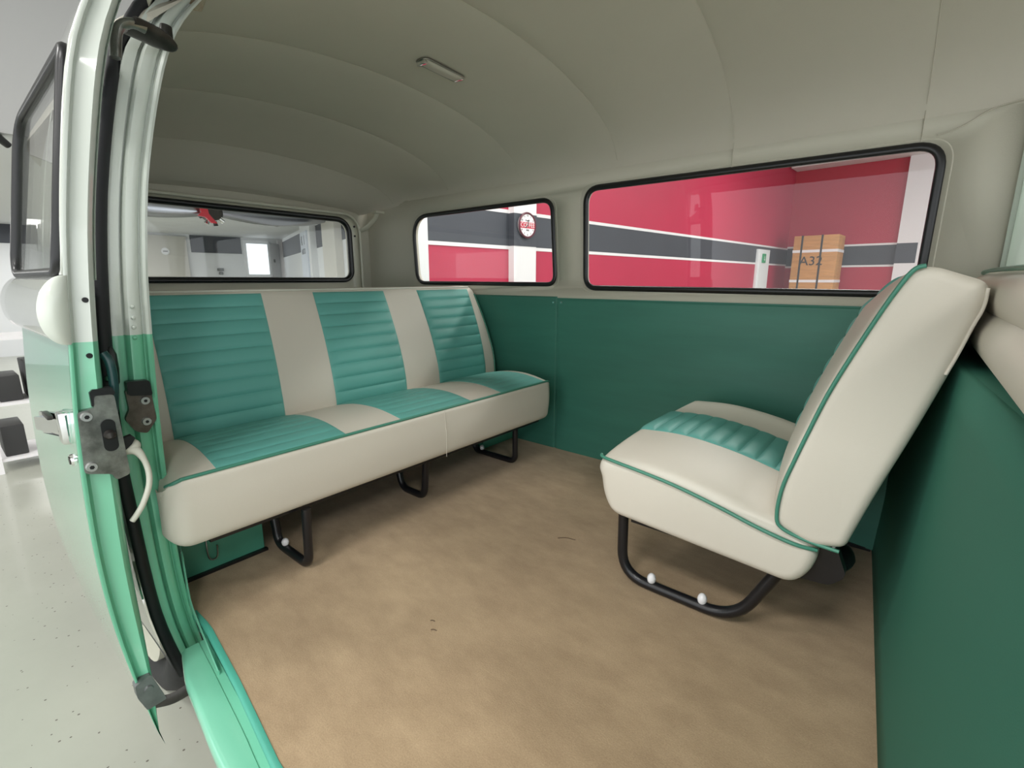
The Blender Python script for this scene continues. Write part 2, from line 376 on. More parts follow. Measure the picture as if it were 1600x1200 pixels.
# trim ledge between lining and panels
def window(n, poly, ymap, name, rad, label=None):
    pts = [ymap(a, b) for a, b in poly]
    g = tubeo(name, pts, rad, M['rubber'], None, closed=True, seg=12, flat=(rad*0.8, rad))
    struct(g)
    bm = bmesh.new()
    cen = Vector((sum(p[0] for p in poly)/len(poly), sum(p[1] for p in poly)/len(poly)))
    ins = poly
    f0 = [bm.verts.new(Vector(ymap(a, b))+ymap.n*0.002) for a, b in ins]; f1 = [bm.verts.new(Vector(ymap(a, b))-ymap.n*0.002) for a, b in ins]
    bm.faces.new(f0); bm.faces.new(f1[::-1]); k = len(f0)
    for i in range(k): bm.faces.new((f0[i], f1[i], f1[(i+1) % k], f0[(i+1) % k]))
    link('pane', bm, M['glass'], g, smooth=False)
    return g
class YM:
    def __init__(s, y, dy=0): s.y = y; s.n = Vector((0, 1, 0)); s.dy = dy
    def __call__(s, a, b): return (a, s.y, b)
class XM:
    def __init__(s, x): s.x = x; s.n = Vector((1, 0, 0))
    def __call__(s, a, b): return (s.x, a, b)
g1 = window(1, sw, YM(YW+0.004), 'window_1', 0.0125)
g2 = window(2, bw, YM(YW+0.004), 'window_2', 0.0135)
# raised lip of lining round the openings
for poly, nm in ((sw, 'lip'), (bw, 'lip')):
    cx = sum(p[0] for p in poly)/len(poly); cz = sum(p[1] for p in poly)/len(poly)
    pts = [(cx+(a-cx)*(1+0.022/abs(0.55)), YW+0.003, cz+(b-cz)*(1+0.016/0.2)) for a, b in poly]
    tubeo('window_lip', pts, 0.0036, M['sidecream'], fw, closed=True, seg=8)

# rear wall with hatch
XR = -2.62
hw = rrect(0.50, 1.665, 0.800, 1.138, [0.055, 0.055, 0.075, 0.075], 8)
rw = struct(link('wall_rear', sheet([(0.40, 0.30), (1.92, 0.30), (1.92, 1.26), (0.48, 1.26)], [hw], lambda a, b: (XR-0.012, a, b)), M['sidecream']))
solid(rw, 0.03, 0)
hatch_out = rrect(0.44, 1.733, 0.44, 1.172, [0.05, 0.05, 0.10, 0.10], 8)
bm = sheet(hatch_out, [hw], lambda a, b: (XR+0.006, a, b)); hf = solid(link('door_1', bm, M['cream_paint']), 0.012, 0); struct(hf)
tubeo('hatch_rim', [(XR+0.016, a, b) for a, b in hatch_out], 0.009, M['cream_paint'], hf, closed=True, seg=8)
boxo('hatch_panel', (XR+0.012, 0.47, 0.46), (XR+0.022, 1.715, 0.752), M['panel'], hf, bev=0.003)
for z in (1.052, 1.105):
    link('screw', cyl(bmesh.new(), (XR+0.010, 1.700, z), (XR+0.016, 1.700, z), 0.006, seg=10), M['rubber'], hf)
g3 = window(3, hw, XM(XR+0.012), 'window_3', 0.0155)
# hatch hinge arm
t = empty('hatch_arm', (XR+0.03, 1.74, 1.10), 'small cream curved hinge arm at top corner of rear hatch', 'hinge')
tubeo('arm', crom([(XR+0.02, 1.735, 1.085), (XR+0.05, 1.755, 1.10), (XR+0.10, 1.785, 1.15), (XR+0.12, 1.79, 1.185)], 5), 0.011, M['cream_paint'], t, seg=8, flat=(0.006, 0.013))
boxo('hinge_plate', (XR+0.10, 1.76, 1.178), (XR+0.15, 1.82, 1.19), M['cream_paint'], t, bev=0.003)
# engine deck behind the bench and its front wall
struct(boxo('trim_2', (XR, 0.42, 0.42), (-1.93, YW, 0.45), M['panel']))
struct(boxo('trim_3', (-1.96, 0.30, 0.0), (-1.93, YW, 0.42), M['panel']))

# van floor
XF = 0.10
fl = struct(link('floor', sheet([(-1.96, 0.308), (-1.30, 0.308), (-1.187, .312), (-.967, .289), (-.857, .275), (-.726, .258), (-.4, .242), (XF, .238), (XF, YW), (-1.96, YW)], [], lambda a, b: (a, b, 0.0)), M['carpet'], smooth=False))
solid(fl, 0.02, -1)
bm = bmesh.new()     # a bent wisp and small specks of lint
for x, y, l in ((-0.78, 1.17, 1.0), (-0.775, 0.64, 0.25), (-0.80, 0.66, 0.2)):
    tube(bm, crom([(x, y, 0.002), (x+0.02*l, y+0.018*l, 0.0025), (x+0.05*l, y+0.025*l, 0.002)], 3), 0.0012, seg=5)
li = link('lint', bm, mat('lint', (0.12, 0.08, 0.05), rough=0.9), fl); li['kind'] = 'stuff'
# bulkhead
def bx(y, z): return 0.128-0.074*y+0.045*max(0, z)   # plane x of the bulkhead
bm = bmesh.new(); grid(bm, lambda u, v: Vector((bx(0.16+1.71*u, 0.655*v), 0.16+1.71*u, 0.655*v)), 12, 10)
bh = struct(solid(link('wall_front', bm, M['bulk']), 0.02, 0))
bm = bmesh.new(); grid(bm, lambda u, v: Vector((bx(0.16+1.71*u, 0.655)+(0.172-bx(0.16+1.71*u, 0.655))*v, 0.16+1.71*u, 0.655)), 12, 2)
solid(link('ledge', bm, M['bulk'], bh), 0.006, -1)  # added cap, keeps the gap between bulkhead and seat roll dark
# corner filler panel and dark foot of it
bm = prism([(-0.075, 1.715), (0.0, 1.70), (0.03, YW-0.005), (-0.08, YW-0.005)], 'z', 0.008, 0.36)
kp = struct(link('trim_4', bm, M['panel'], smooth=False))
boxo('foot_strip', (-0.078, 1.705, 0.0), (-0.012, 1.715, 0.010), M['rubber'], kp)

# wheel-arch boxes under the bench
def archbox(x0, x1, y0, y1, h):
    o = boxo('trim_5', (x0, y0, 0.002), (x1, y1, h), mat('green_metal', (0.07, 0.29, 0.20), rough=0.4, bump=0.2, bscale=90), bev=0.008)
    return struct(o)
a1 = archbox(-1.90, -1.43, 0.29, 0.553, 0.17)
lab(tubeo('wire_hook', crom([(-1.425, 0.400, 0.12), (-1.420, 0.398, 0.06), (-1.420, 0.405, 0.040), (-1.420, 0.420, 0.042), (-1.422, 0.424, 0.075)], 4), 0.0022, M['steel'], a1, seg=6), 'bent silver wire hook')
boxo('foot_strip', (-1.430, 0.29, 0.0), (-1.418, 0.556, 0.008), M['rubber'], a1)
a2 = archbox(-1.90, -1.52, 1.62, YW-0.006, 0.17)
a2.name = 'trim_6'

# ------------------------------------------------------------------ near-side body: jamb, sill, quarter skin, door frame
YI = smoothtab([(-0.20, .335), (-.172, .331), (-.008, .307), (.172, .296), (.457, .300), (.688, .312), (.85, .325), (1.045, .355), (1.268, .418), (1.391, .496), (1.45, .57)], 4)
YM_ = smoothtab([(-0.20, .285), (-.147, .269), (.036, .236), (.298, .224), (.477, .221), (.72, .234), (.97, .264), (1.214, .318), (1.293, .354), (1.35, .388), (1.43, .46)], 4)
yi = lambda z: interp(YI, z); ym = lambda z: interp(YM_, z)
ZJ = [-0.155+k*(1.41+0.155)/60 for k in range(61)]
def strip(x0a, fa, x1a, fb, zs, nm, m, parent=None, th=0.0):
    bm = bmesh.new(); rows = []
    for z in zs: rows.append((bm.verts.new((x0a, fa(z), z)), bm.verts.new((x1a, fb(z), z))))
    for a, b in zip(rows, rows[1:]): bm.faces.new((a[0], a[1], b[1], b[0]))
    o = link(nm, bm, m, parent)
    if th: solid(o, th, 0)
    return o
# jamb face: stepped profile (outer channel, groove, main face, inner flange)
XJ = -1.285
def jamb():
    bm = bmesh.new()
    prof = [(0.00, -0.060), (0.02, 0.004), (0.10, 0.006), (0.30, 0.006), (0.335, -0.006), (0.37, -0.006), (0.395, 0.004), (0.45, 0.012), (0.60, 0.014), (0.76, 0.010), (0.80, 0.003), (0.84, 0.003), (0.86, 0.017), (0.93, 0.020), (1.0, 0.018), (1.0, -0.07)]
    zs = ZJ
    rows = []
    for z in zs:
        a, b = ym(z)+0.012, yi(z); rows.append([bm.verts.new((XJ+dx, a+(b-a)*t, z)) for t, dx in prof])
    for A, B in zip(rows, rows[1:]):
        for k in range(len(A)-1): bm.faces.new((A[k], A[k+1], B[k+1], B[k]))
    return bm
jb = struct(link('trim_7', jamb(), M['paint_jamb'], auto=50))
lab(jb, 'two-tone rear door pillar, cream above mint green')
for z in (0.700, 0.677, 0.657, 0.635):
    y = ym(z)+0.012+(yi(z)-ym(z)-0.012)*0.60; bm = bmesh.new(); bmesh.ops.create_uvsphere(bm, u_segments=8, v_segments=6, radius=0.0045, matrix=Matrix.Translation((XJ+0.014, y, z+0.045))); link('paint_dimple', bm, M['paint_jamb'], jb)
# quarter skin behind the door and lining inside
zs = [-0.14+k*0.05 for k in range(32)]
bm = bmesh.new(); rows = [[bm.verts.new((x, ym(z)-0.012+tuck(x), z)) for z in zs] for x in [XJ-0.02-1.335*k/16 for k in range(17)]]
for A_, B_ in zip(rows, rows[1:]):
    for k in range(len(A_)-1): bm.faces.new((A_[k], B_[k], B_[k+1], A_[k+1]))
qs = struct(link('wall_right', bm, M['paint_skin']))
strip(-1.93, lambda z: max(yi(z), 0.31), XJ-0.06, lambda z: max(yi(z), 0.31), [z for z in zs if z > 0.13 and z < 1.36], 'lining', M['sidecream'], qs)
# weatherstrip
ws = [(XJ+0.004-0.012*(z > 1.2), ym(z)+0.002, z) for z in [-0.15+k*1.60/70 for k in range(71)]]
st = tubeo('weatherstrip', ws, 0.0115, M['rubber_matte'], jb, seg=10, flat=(0.0105, 0.015)); lab(st, 'black rubber door seal')
tubeo('buffer', [(XJ+0.012, ym(z)+0.008, z) for z in (0.575, 0.59, 0.62, 0.65, 0.665)], [0.004, 0.011, 0.012, 0.010, 0.004], M['rubber'], jb, seg=8)
link('screw', cyl(bmesh.new(), (XJ+0.024, ym(0.59)+0.001, 0.602), (XJ+0.033, ym(0.59)+0.001, 0.602), 0.008, 0.006, 12), M['chrome'], jb)

# sill
SILL_IN = [(-1.22, 0.306), (-1.10, 0.295), (-0.878, 0.273), (-0.794, 0.262), (-0.4, 0.242), (0.2, 0.235)]
SILL_OUT = [(-1.22, 0.258), (-1.17, 0.2465), (-1.12, 0.235), (-1.073, 0.231), (-0.92, 0.214), (-0.842, 0.2085), (-0.4, 0.19), (0.2, 0.185)]
CARP = [(-1.30, .308), (-1.187, .310), (-.967, .287), (-.857, .273), (-.726, .256), (-.4, .240), (.2, .235)]
ZS = -0.045
bm = bmesh.new(); rows = []
for k in range(41):
    x = -1.215+1.415*k/40; a = interp(SILL_OUT, x); b = interp(SILL_IN, x)+0.006
    rows.append([bm.verts.new(p) for p in ((x, a+0.05, -0.24), (x, a+0.012, -0.15), (x, a+0.001, ZS-0.025), (x, a+0.003, ZS-0.006), (x, a+0.012, ZS), (x, b-0.016, ZS), (x, b-0.0145, ZS-0.003), (x, b-0.013, ZS), (x, b+0.002, ZS), (x, b+0.003, ZS-0.2))])
for A, B in zip(rows, rows[1:]):
    for k in range(len(A)-1): bm.faces.new((A[k], B[k], B[k+1], A[k+1]))
bm.faces.new(rows[0]); bm.faces.new(rows[-1][::-1])
sl = struct(link('trim_8', bm, M['mint'], auto=55)); lab(sl, 'mint green painted door sill')
bm = bmesh.new(); rows = []
for k in range(41):
    x = -1.275+1.355*k/40; b = interp(SILL_IN, x)+0.006; c_ = interp(CARP, x)
    rows.append([bm.verts.new(p) for p in ((x, b+0.002, ZS-0.01), (x, b+0.003, ZS+0.006), (x, min(b+0.004, c_-0.004), -0.012), (x, c_-0.004, -0.001), (x, c_, 0.003), (x, c_+0.008, 0.002), (x, c_+0.009, -0.01))])
for A, B in zip(rows, rows[1:]):
    for k in range(len(A)-1): bm.faces.new((A[k], B[k], B[k+1], A[k+1]))
lab(link('edge_trim', bm, M['mint_dark'], sl, auto=60), 'darker teal riser along the carpet edge')
fp = crom([(-1.268, 0.303, 0.30), (-1.268, 0.303, 0.10), (-1.255, 0.303, 0.03), (-1.20, 0.302, -0.015), (-1.07, 0.288, -0.040)], 6)
tubeo('flange', fp, 0.005, M['mint'], sl, seg=8, flat=(0.009, 0.0022), up=(0, 0, 1))

# upper door rail, corner, track
rail = crom([(-1.30, 0.470, 1.385), (-1.24, 0.475, 1.415), (-1.1, 0.48, 1.435), (-0.6, 0.48, 1.46), (0.1, 0.48, 1.48)], 6)
rl = struct(tubeo('trim_9', rail, 0.02, M['rust'], None, seg=12, flat=(0.035, 0.018), up=(0, 1, 0)))
lab(rl, 'chipped cream upper door rail with rusty track')
tubeo('track_seal', [(p.x, p.y-0.040, p.z-0.018) for p in rail], 0.010, M['rubber'], rl, seg=8)
tubeo('track_lip', [(p.x, p.y-0.075, p.z-0.030) for p in rail], 0.012, M['rust'], rl, seg=8, flat=(0.018, 0.006), up=(0, 0, 1))
bm = bmesh.new(); grid(bm, lambda u, v: Vector((-1.30+1.5*u, 0.30+0.17*v, 1.36+0.09*v)), 4, 2); link('gutter_skin', bm, M['frame_mint'], rl)

# front cab shell beyond the bulkhead: far side pillar, door window, nose
fpost = struct(link('trim_10', sheet([(0.155, 0.60), (1.3, 0.60), (1.3, 1.40), (0.155, 1.40)], [roundpoly([(0.21, 0.78), (0.95, 0.78), (0.80, 1.22), (0.215, 1.22)], 0.05)], lambda a, b: (a, YW+0.02, b)), M['frame_mint'])); solid(fpost, 0.03, -1)
bm = bmesh.new(); grid(bm, lambda u, v: (0.165+0.014*math.sin(math.pi*u)*0, YW-0.02+0.045*u, 0.6+0.66*v), 2, 4)
link('pillar_return', bm, M['frame_mint'], fpost)
tubeo('window_seal', [(a, YW+0.01, b) for a, b in roundpoly([(0.21, 0.78), (0.95, 0.78), (0.80, 1.22), (0.215, 1.22)], 0.05)], 0.008, M['rubber'], fpost, closed=True, seg=8)
struct(boxo('trim_11', (1.28, 0.30, -0.3), (1.31, 1.9, 0.85), M['frame_mint']))
struct(boxo('trim_12', (0.12, 0.17, -0.2), (1.3, 0.20, 0.78), M['paint_skin']))
# seam where headliner meets the cab pillar lining
pts = crom([(-0.02, YW-0.004, 1.19), (0.03, YW-0.008, 1.205), (0.08, YW-0.006, 1.235), (0.135, YW-0.012, 1.245), (0.2, YW-0.02, 1.25)], 5)
tubeo('seam', pts, 0.0018, M['liner'], fw, seg=6)
tubeo('seam', [(-0.055, YW-0.001, 1.18), (-0.055, YW-0.001, 1.26)], 0.0015, M['liner'], fw, seg=6)
tubeo('seam', [(-0.56, YW-0.001, 1.175), (-0.56, YW-0.001, 1.26)], 0.0015, M['sidecream'], fw, seg=6)

# ------------------------------------------------------------------ sliding door (slid back, seen edge-on)
YO = smoothtab([(-.205, .196), (-.174, .184), (.061, .150), (.268, .137), (.50, .142), (.698, .158), (.81, .168), (.946, .186), (1.153, .223), (1.26, .259), (1.36, .31), (1.45, .38)], 4)
YN = smoothtab([(-.205, .200), (-.174, .190), (-.031, .192), (.243, .190), (.42, .195), (.611, .198), (.786, .211), (.953, .233), (1.169, .276), (1.279, .312), (1.36, .355), (1.45, .42)], 4)
XD = -1.15; XE = -1.76
SW = 0.748
def yo(z):
    b = 0.0
    d = (z-SW)/0.060
    if abs(d) < 1: b = 0.036*math.sqrt(1-d*d)
    return interp(YO, z)-b
def yo0(z): return interp(YO, z)
yn = lambda z: interp(YN, z)
DZ = sorted(set([round(-0.200+k*0.04, 3) for k in range(42)]+[SW+0.060*math.sin(math.pi*k/20) for k in range(-10, 11)]))
door = empty('sliding_door', (-1.45, 0.2, -0.2), 'open mint green and cream sliding door seen edge-on at left', 'door')
dw = roundpoly([(-1.715, 0.812), (-1.168, 0.812), (-1.168, 1.190), (-1.700, 1.170)], [0.05, 0.03, 0.03, 0.06], 6)
lowz = [z for z in DZ if z <= 0.8085]
bm = bmesh.new(); rows = []
for z in lowz:
    f = yo; xs = [XE+0.03*(1 if abs(z-SW) > 0.055 else 0)] + [XE+0.06, XE+0.15, -1.5, -1.3, XD-0.01, XD]
    sc = lambda x: min(1.0, max(0.0, (x-XE)/0.06))**0.5
    rows.append([bm.verts.new((x, yo0(z)+(yo(z)-yo0(z))*sc(x), z)) for x in xs])
for A, B in zip(rows, rows[1:]):
    for k in range(len(A)-1): bm.faces.new((A[k], B[k], B[k+1], A[k+1]))
lab(link('lower_skin', bm, M['paint_skin'], door), 'glossy mint outer skin with cream belt ridge')
zt = 1.40
bm = sheet([(XE+0.028, 0.8085), (XD, 0.8085), (XD, 1.39), (XD-0.045, 1.30), (XD-0.15, 1.222), (XE+0.05, 1.195)], [dw], lambda a, b: (a, yo0(b), b), [0.85+0.05*k for k in range(11)])
lab(solid(link('upper_skin', bm, M['paint_skin'], door), 0.004, 0), 'cream window frame of the door')
gs = tubeo('window_gasket', [(a, yo0(b)-0.003, b) for a, b in dw], 0.010, M['rubber'], door, closed=True, seg=10)
bm = bmesh.new(); vv = [bm.verts.new((a, yo0(0.815)+(yo0(1.185)-yo0(0.815))*(b-0.815)/0.37, b)) for a, b in dw]; bm.faces.new(vv)
solid(link('pane', bm, M['glass'], gs, smooth=False), 0.004, 0)
# edge face: outer flange + rounded inner face
def edge(z, t):   # t 0..1 across
    a, b = interp(YO, z), yn(z); return a+(b-a)*t
bm = bmesh.new(); rows = []
prof = [(0, -0.004), (0.0, 0.003), (0.05, 0.004), (0.13, 0.003), (0.17, -0.006), (0.25, -0.009), (0.5, -0.004), (0.75, 0.001), (0.9, -0.004), (1.0, -0.018), (1.0, -0.06)]
ez = [z for z in DZ if z <= zt]
for z in ez:
    tap = 1.0 if z > -0.10 else max(0.05, (z+0.205)/0.105)
    a, b = interp(YO, z), yn(z); b = a+(b-a)*max(tap, 0.0)
    rows.append([bm.verts.new((XD+dx, a+(b-a)*t, z)) for t, dx in prof])
for A, B in zip(rows, rows[1:]):
    for k in range(len(A)-1): bm.faces.new((A[k], A[k+1], B[k+1], B[k]))
lab(link('leading_edge', bm, M['paint_door'], door, auto=50), 'two-tone door edge, cream above mint')
# end cap of the belt ridge
bm = bmesh.new(); zz = [SW+0.0598*math.sin(math.pi*k/24) for k in range(-12, 13)]
A = [bm.verts.new((XD+0.003, yo(z)-0.001, z)) for z in zz]; B = [bm.verts.new((XD+0.003, yo0(z)+0.004, z)) for z in zz]
for k in range(len(zz)-1): bm.faces.new((A[k], A[k+1], B[k+1], B[k]))
lab(solid(link('ridge_cap', bm, M['cream_ridge'] if 'cream_ridge' in M else mat('cream_ridge_paint', (0.70, 0.74, 0.67), rough=0.3, coat=0.5), door), 0.006, 0), 'pale half-round end of belt ridge')
# inner skin of the door
strip(XE+0.05, lambda z: yn(z), XD-0.05, lambda z: yn(z), [z for z in ez if z > -0.19 and z < 0.80], 'inner_skin', M['paint_door'], door)
strip(XD-0.05, lambda z: yn(z)-0.004, XD-0.012, lambda z: yn(z)+0.002, [z for z in ez if z >= 0.80], 'inner_frame', M['frame_mint'], door)
strip(XE+0.04, lambda z: yn(z), XE+0.06, lambda z: yn(z), [z for z in ez if z >= 0.80], 'inner_frame', M['frame_mint'], door)
for z in (0.765, 0.665):
    y = edge(z, 0.62); link('hole', cyl(bmesh.new(), (XD-0.010, y, z), (XD+0.0005, y, z), 0.0048, seg=12), M['rubber'], door)
# rubber bumper on the inner edge
tubeo('bumper', crom([(XD-0.025, 0.207, 0.665), (XD-0.020, 0.214, 0.645), (XD-0.020, 0.214, 0.60), (XD-0.02, 0.206, 0.55)], 5), 0.008, mat('dark_teal_rubber', (0.01, 0.05, 0.05), rough=0.3), door, seg=8)
# latch
lt = link('latch', prism(roundpoly([(0.151, 0.566), (0.176, 0.570), (0.178, 0.592), (0.207, 0.590), (0.209, 0.520), (0.211, 0.430), (0.188, 0.424), (0.184, 0.438), (0.145, 0.450)], 0.006, 3), 'x', XD-0.012, XD+0.008), M['steel'], door, smooth=False)
lab(lt, 'worn grey steel latch plate')
link('striker_slot', prism(rrect(0.179, 0.201, 0.483, 0.545, 0.0105, 6), 'x', XD+0.006, XD+0.0105), M['rubber'], lt, smooth=False)
link('catch', tube(bmesh.new(), [(XD+0.010, 0.190, 0.516), (XD+0.018, 0.190, 0.514), (XD+0.020, 0.190, 0.510)], [0.010, 0.009, 0.004], seg=14), M['dark_steel'], lt)
for y, z in ((0.161, 0.556), (0.158, 0.460), (0.166, 0.462)):
    pass
for y, z in ((0.162, 0.556), (0.156, 0.461)):
    bm = bmesh.new(); cyl(bm, (XD+0.006, y, z), (XD+0.014, y, z), 0.0095, 0.008, 14)
    s = link('bolt', bm, M['boltm'], lt)
    bm = bmesh.new(); cyl(bm, (XD+0.013, y, z), (XD+0.0146, y, z), 0.004, seg=6); link('socket', bm, M['rubber'], lt)
link('latch_bracket', prism([(0.173, 0.598), (0.178, 0.603), (0.206, 0.603), (0.210, 0.592), (0.207, 0.588), (0.180, 0.590), (0.178, 0.572), (0.173, 0.572)], 'x', XD-0.015, XD+0.004), M['rubber'], lt, smooth=False)
link('latch_tongue', prism([(0.209, 0.500), (0.224, 0.504), (0.229, 0.497), (0.222, 0.486), (0.210, 0.476)], 'x', XD-0.012, XD+0.002), M['rubber'], lt, smooth=False)
# ivory lever on the inside
lv = [(XD-0.012, 0.214, 0.476), (XD-0.008, 0.231, 0.466), (XD-0.004, 0.241, 0.434), (XD-0.004, 0.240, 0.397), (XD-0.010, 0.227, 0.358), (XD-0.016, 0.213, 0.333), (XD-0.018, 0.205, 0.323)]
n_ = len(crom(lv, 6)); lever = tubeo('lever', crom(lv, 6), [0.0125-0.007*min(1, k/10) for k in range(n_)], M['ivory'], door, seg=12); lab(lever, 'curved ivory inside door lever')
bm = bmesh.new(); bmesh.ops.create_uvsphere(bm, u_segments=14, v_segments=10, radius=0.017, matrix=Matrix.Translation((XD-0.012, 0.222, 0.478)) @ Matrix.Diagonal((0.6, 1, 0.9, 1))); link('lever_hub', bm, M['ivory'], lever)
# chrome outside handle and lock button
bm = bmesh.new(); box(bm, (0, 0, 0), (1, 1, 1), 0.0)
for v in bm.verts:
    u, q, h = v.co; y0 = 0.118+0.032*u if q < 0.5 else 0.136+0.016*u
    v.co = Vector((-1.385+0.195*u, y0-(0.006 if q < 0.5 and u < 0.5 else 0), 0.486+0.022*u+0.046*h))
bmesh.ops.bevel(bm, geom=bm.edges[:], offset=0.009, segments=4, affect='EDGES')
hh = lab(link('door_handle', bm, M['chrome'], door), 'chrome outside pull handle')
bm = bmesh.new(); box(bm, (-1.335, 0.123, 0.532), (-1.275, 0.133, 0.5415), 0.003); link('grip_recess', bm, M['dark_steel'], hh)
bm = bmesh.new(); box(bm, (-1.212, 0.128, 0.500), (-1.180, 0.152, 0.562), 0.006); link('handle_base', bm, M['chrome'], hh)
bm = bmesh.new(); cyl(bm, (-1.205, 0.136, 0.464), (-1.205, 0.150, 0.464), 0.011, 0.014, 18); kb = lab(link('lock_cylinder', bm, M['chrome'], door), 'round chrome lock cylinder')
bm = bmesh.new(); cyl(bm, (-1.205, 0.1345, 0.464), (-1.205, 0.137, 0.464), 0.008, seg=14); link('keyway', bm, M['dark_steel'], kb)
# lower guide bracket, arm
bk = link('lower_bracket', prism(roundpoly([(0.157, -0.020), (0.185, -0.010), (0.205, -0.085), (0.170, -0.088), (0.158, -0.05)], 0.004, 3), 'x', XD-0.01, XD+0.012), M['bracket'], door, smooth=False)
lab(bk, 'grey steel lower roller bracket')
bm = bmesh.new(); cyl(bm, (XD+0.010, 0.178, -0.040), (XD+0.016, 0.178, -0.040), 0.009, 0.007, 14); link('bolt', bm, M['bracket'], bk)
bm = bmesh.new(); tube(bm, crom([(XD+0.002, 0.188, -0.088), (XD+0.012, 0.215, -0.092), (XD+0.02, 0.245, -0.085), (XD+0.03, 0.275, -0.070)], 5), 0.01, seg=8, flat=(0.014, 0.004), up=(0, 0, 1)); link('roller_arm', bm, M['dark_steel'], bk)
# upper guide arm (steel elbow with rubber-faced arm)
UA = link('upper_guide_arm', tube(bmesh.new(), crom([(XD-0.05, 0.305, 1.20), (XD-0.045, 0.312, 1.245), (XD-0.04, 0.330, 1.262), (XD-0.04, 0.355, 1.262)], 5), 0.012, seg=10, flat=(0.016, 0.009), up=(1, 0, 0)), M['steel'], door)
lab(UA, 'dark steel upper roller arm')
tubeo('arm_blade', crom([(XD-0.045, 0.332, 1.262), (XD-0.05, 0.360, 1.260), (XD-0.05, 0.385, 1.254), (XD-0.05, 0.408, 1.246)], 5), [1, 1, 1, 1, 1, 1, 1, 1, 1, 0.95, 0.9, 0.82, 0.72, 0.6, 0.45, 0.2], M['dark_steel'], UA, seg=12, flat=(0.030, 0.009), up=(1, 0, 0.2))
bm = bmesh.new(); cyl(bm, (XD-0.055, 0.392, 1.256), (XD-0.055, 0.396, 1.285), 0.013, 0.010, 14); link('roller', bm, M['dark_steel'], UA)

# striker plate on the pillar
sk = link('striker_plate', prism(roundpoly([(0.248, 0.572), (0.292, 0.570), (0.295, 0.500), (0.275, 0.472), (0.255, 0.480), (0.240, 0.510), (0.250, 0.530)], 0.006, 4), 'x', XJ+0.010, XJ+0.022), M['striker'], None, smooth=False)
tag(sk, 'dark steel striker plate with two bolts on mint pillar', 'striker')
link('rubber_pad', prism(roundpoly([(0.250, 0.592), (0.290, 0.590), (0.292, 0.556), (0.250, 0.562)], 0.006, 4), 'x', XJ+0.014, XJ+0.034), M['rubber'], sk, smooth=False)
for y, z in ((0.279, 0.545), (0.276, 0.499)):
    bm = bmesh.new(); cyl(bm, (XJ+0.020, y, z), (XJ+0.028, y, z), 0.010, 0.008, 16); s = link('bolt', bm, M['boltm'], sk)
    bm = bmesh.new(); cyl(bm, (XJ+0.027, y, z), (XJ+0.0287, y, z), 0.0035, seg=6); link('socket', bm, M['rubber'], sk)

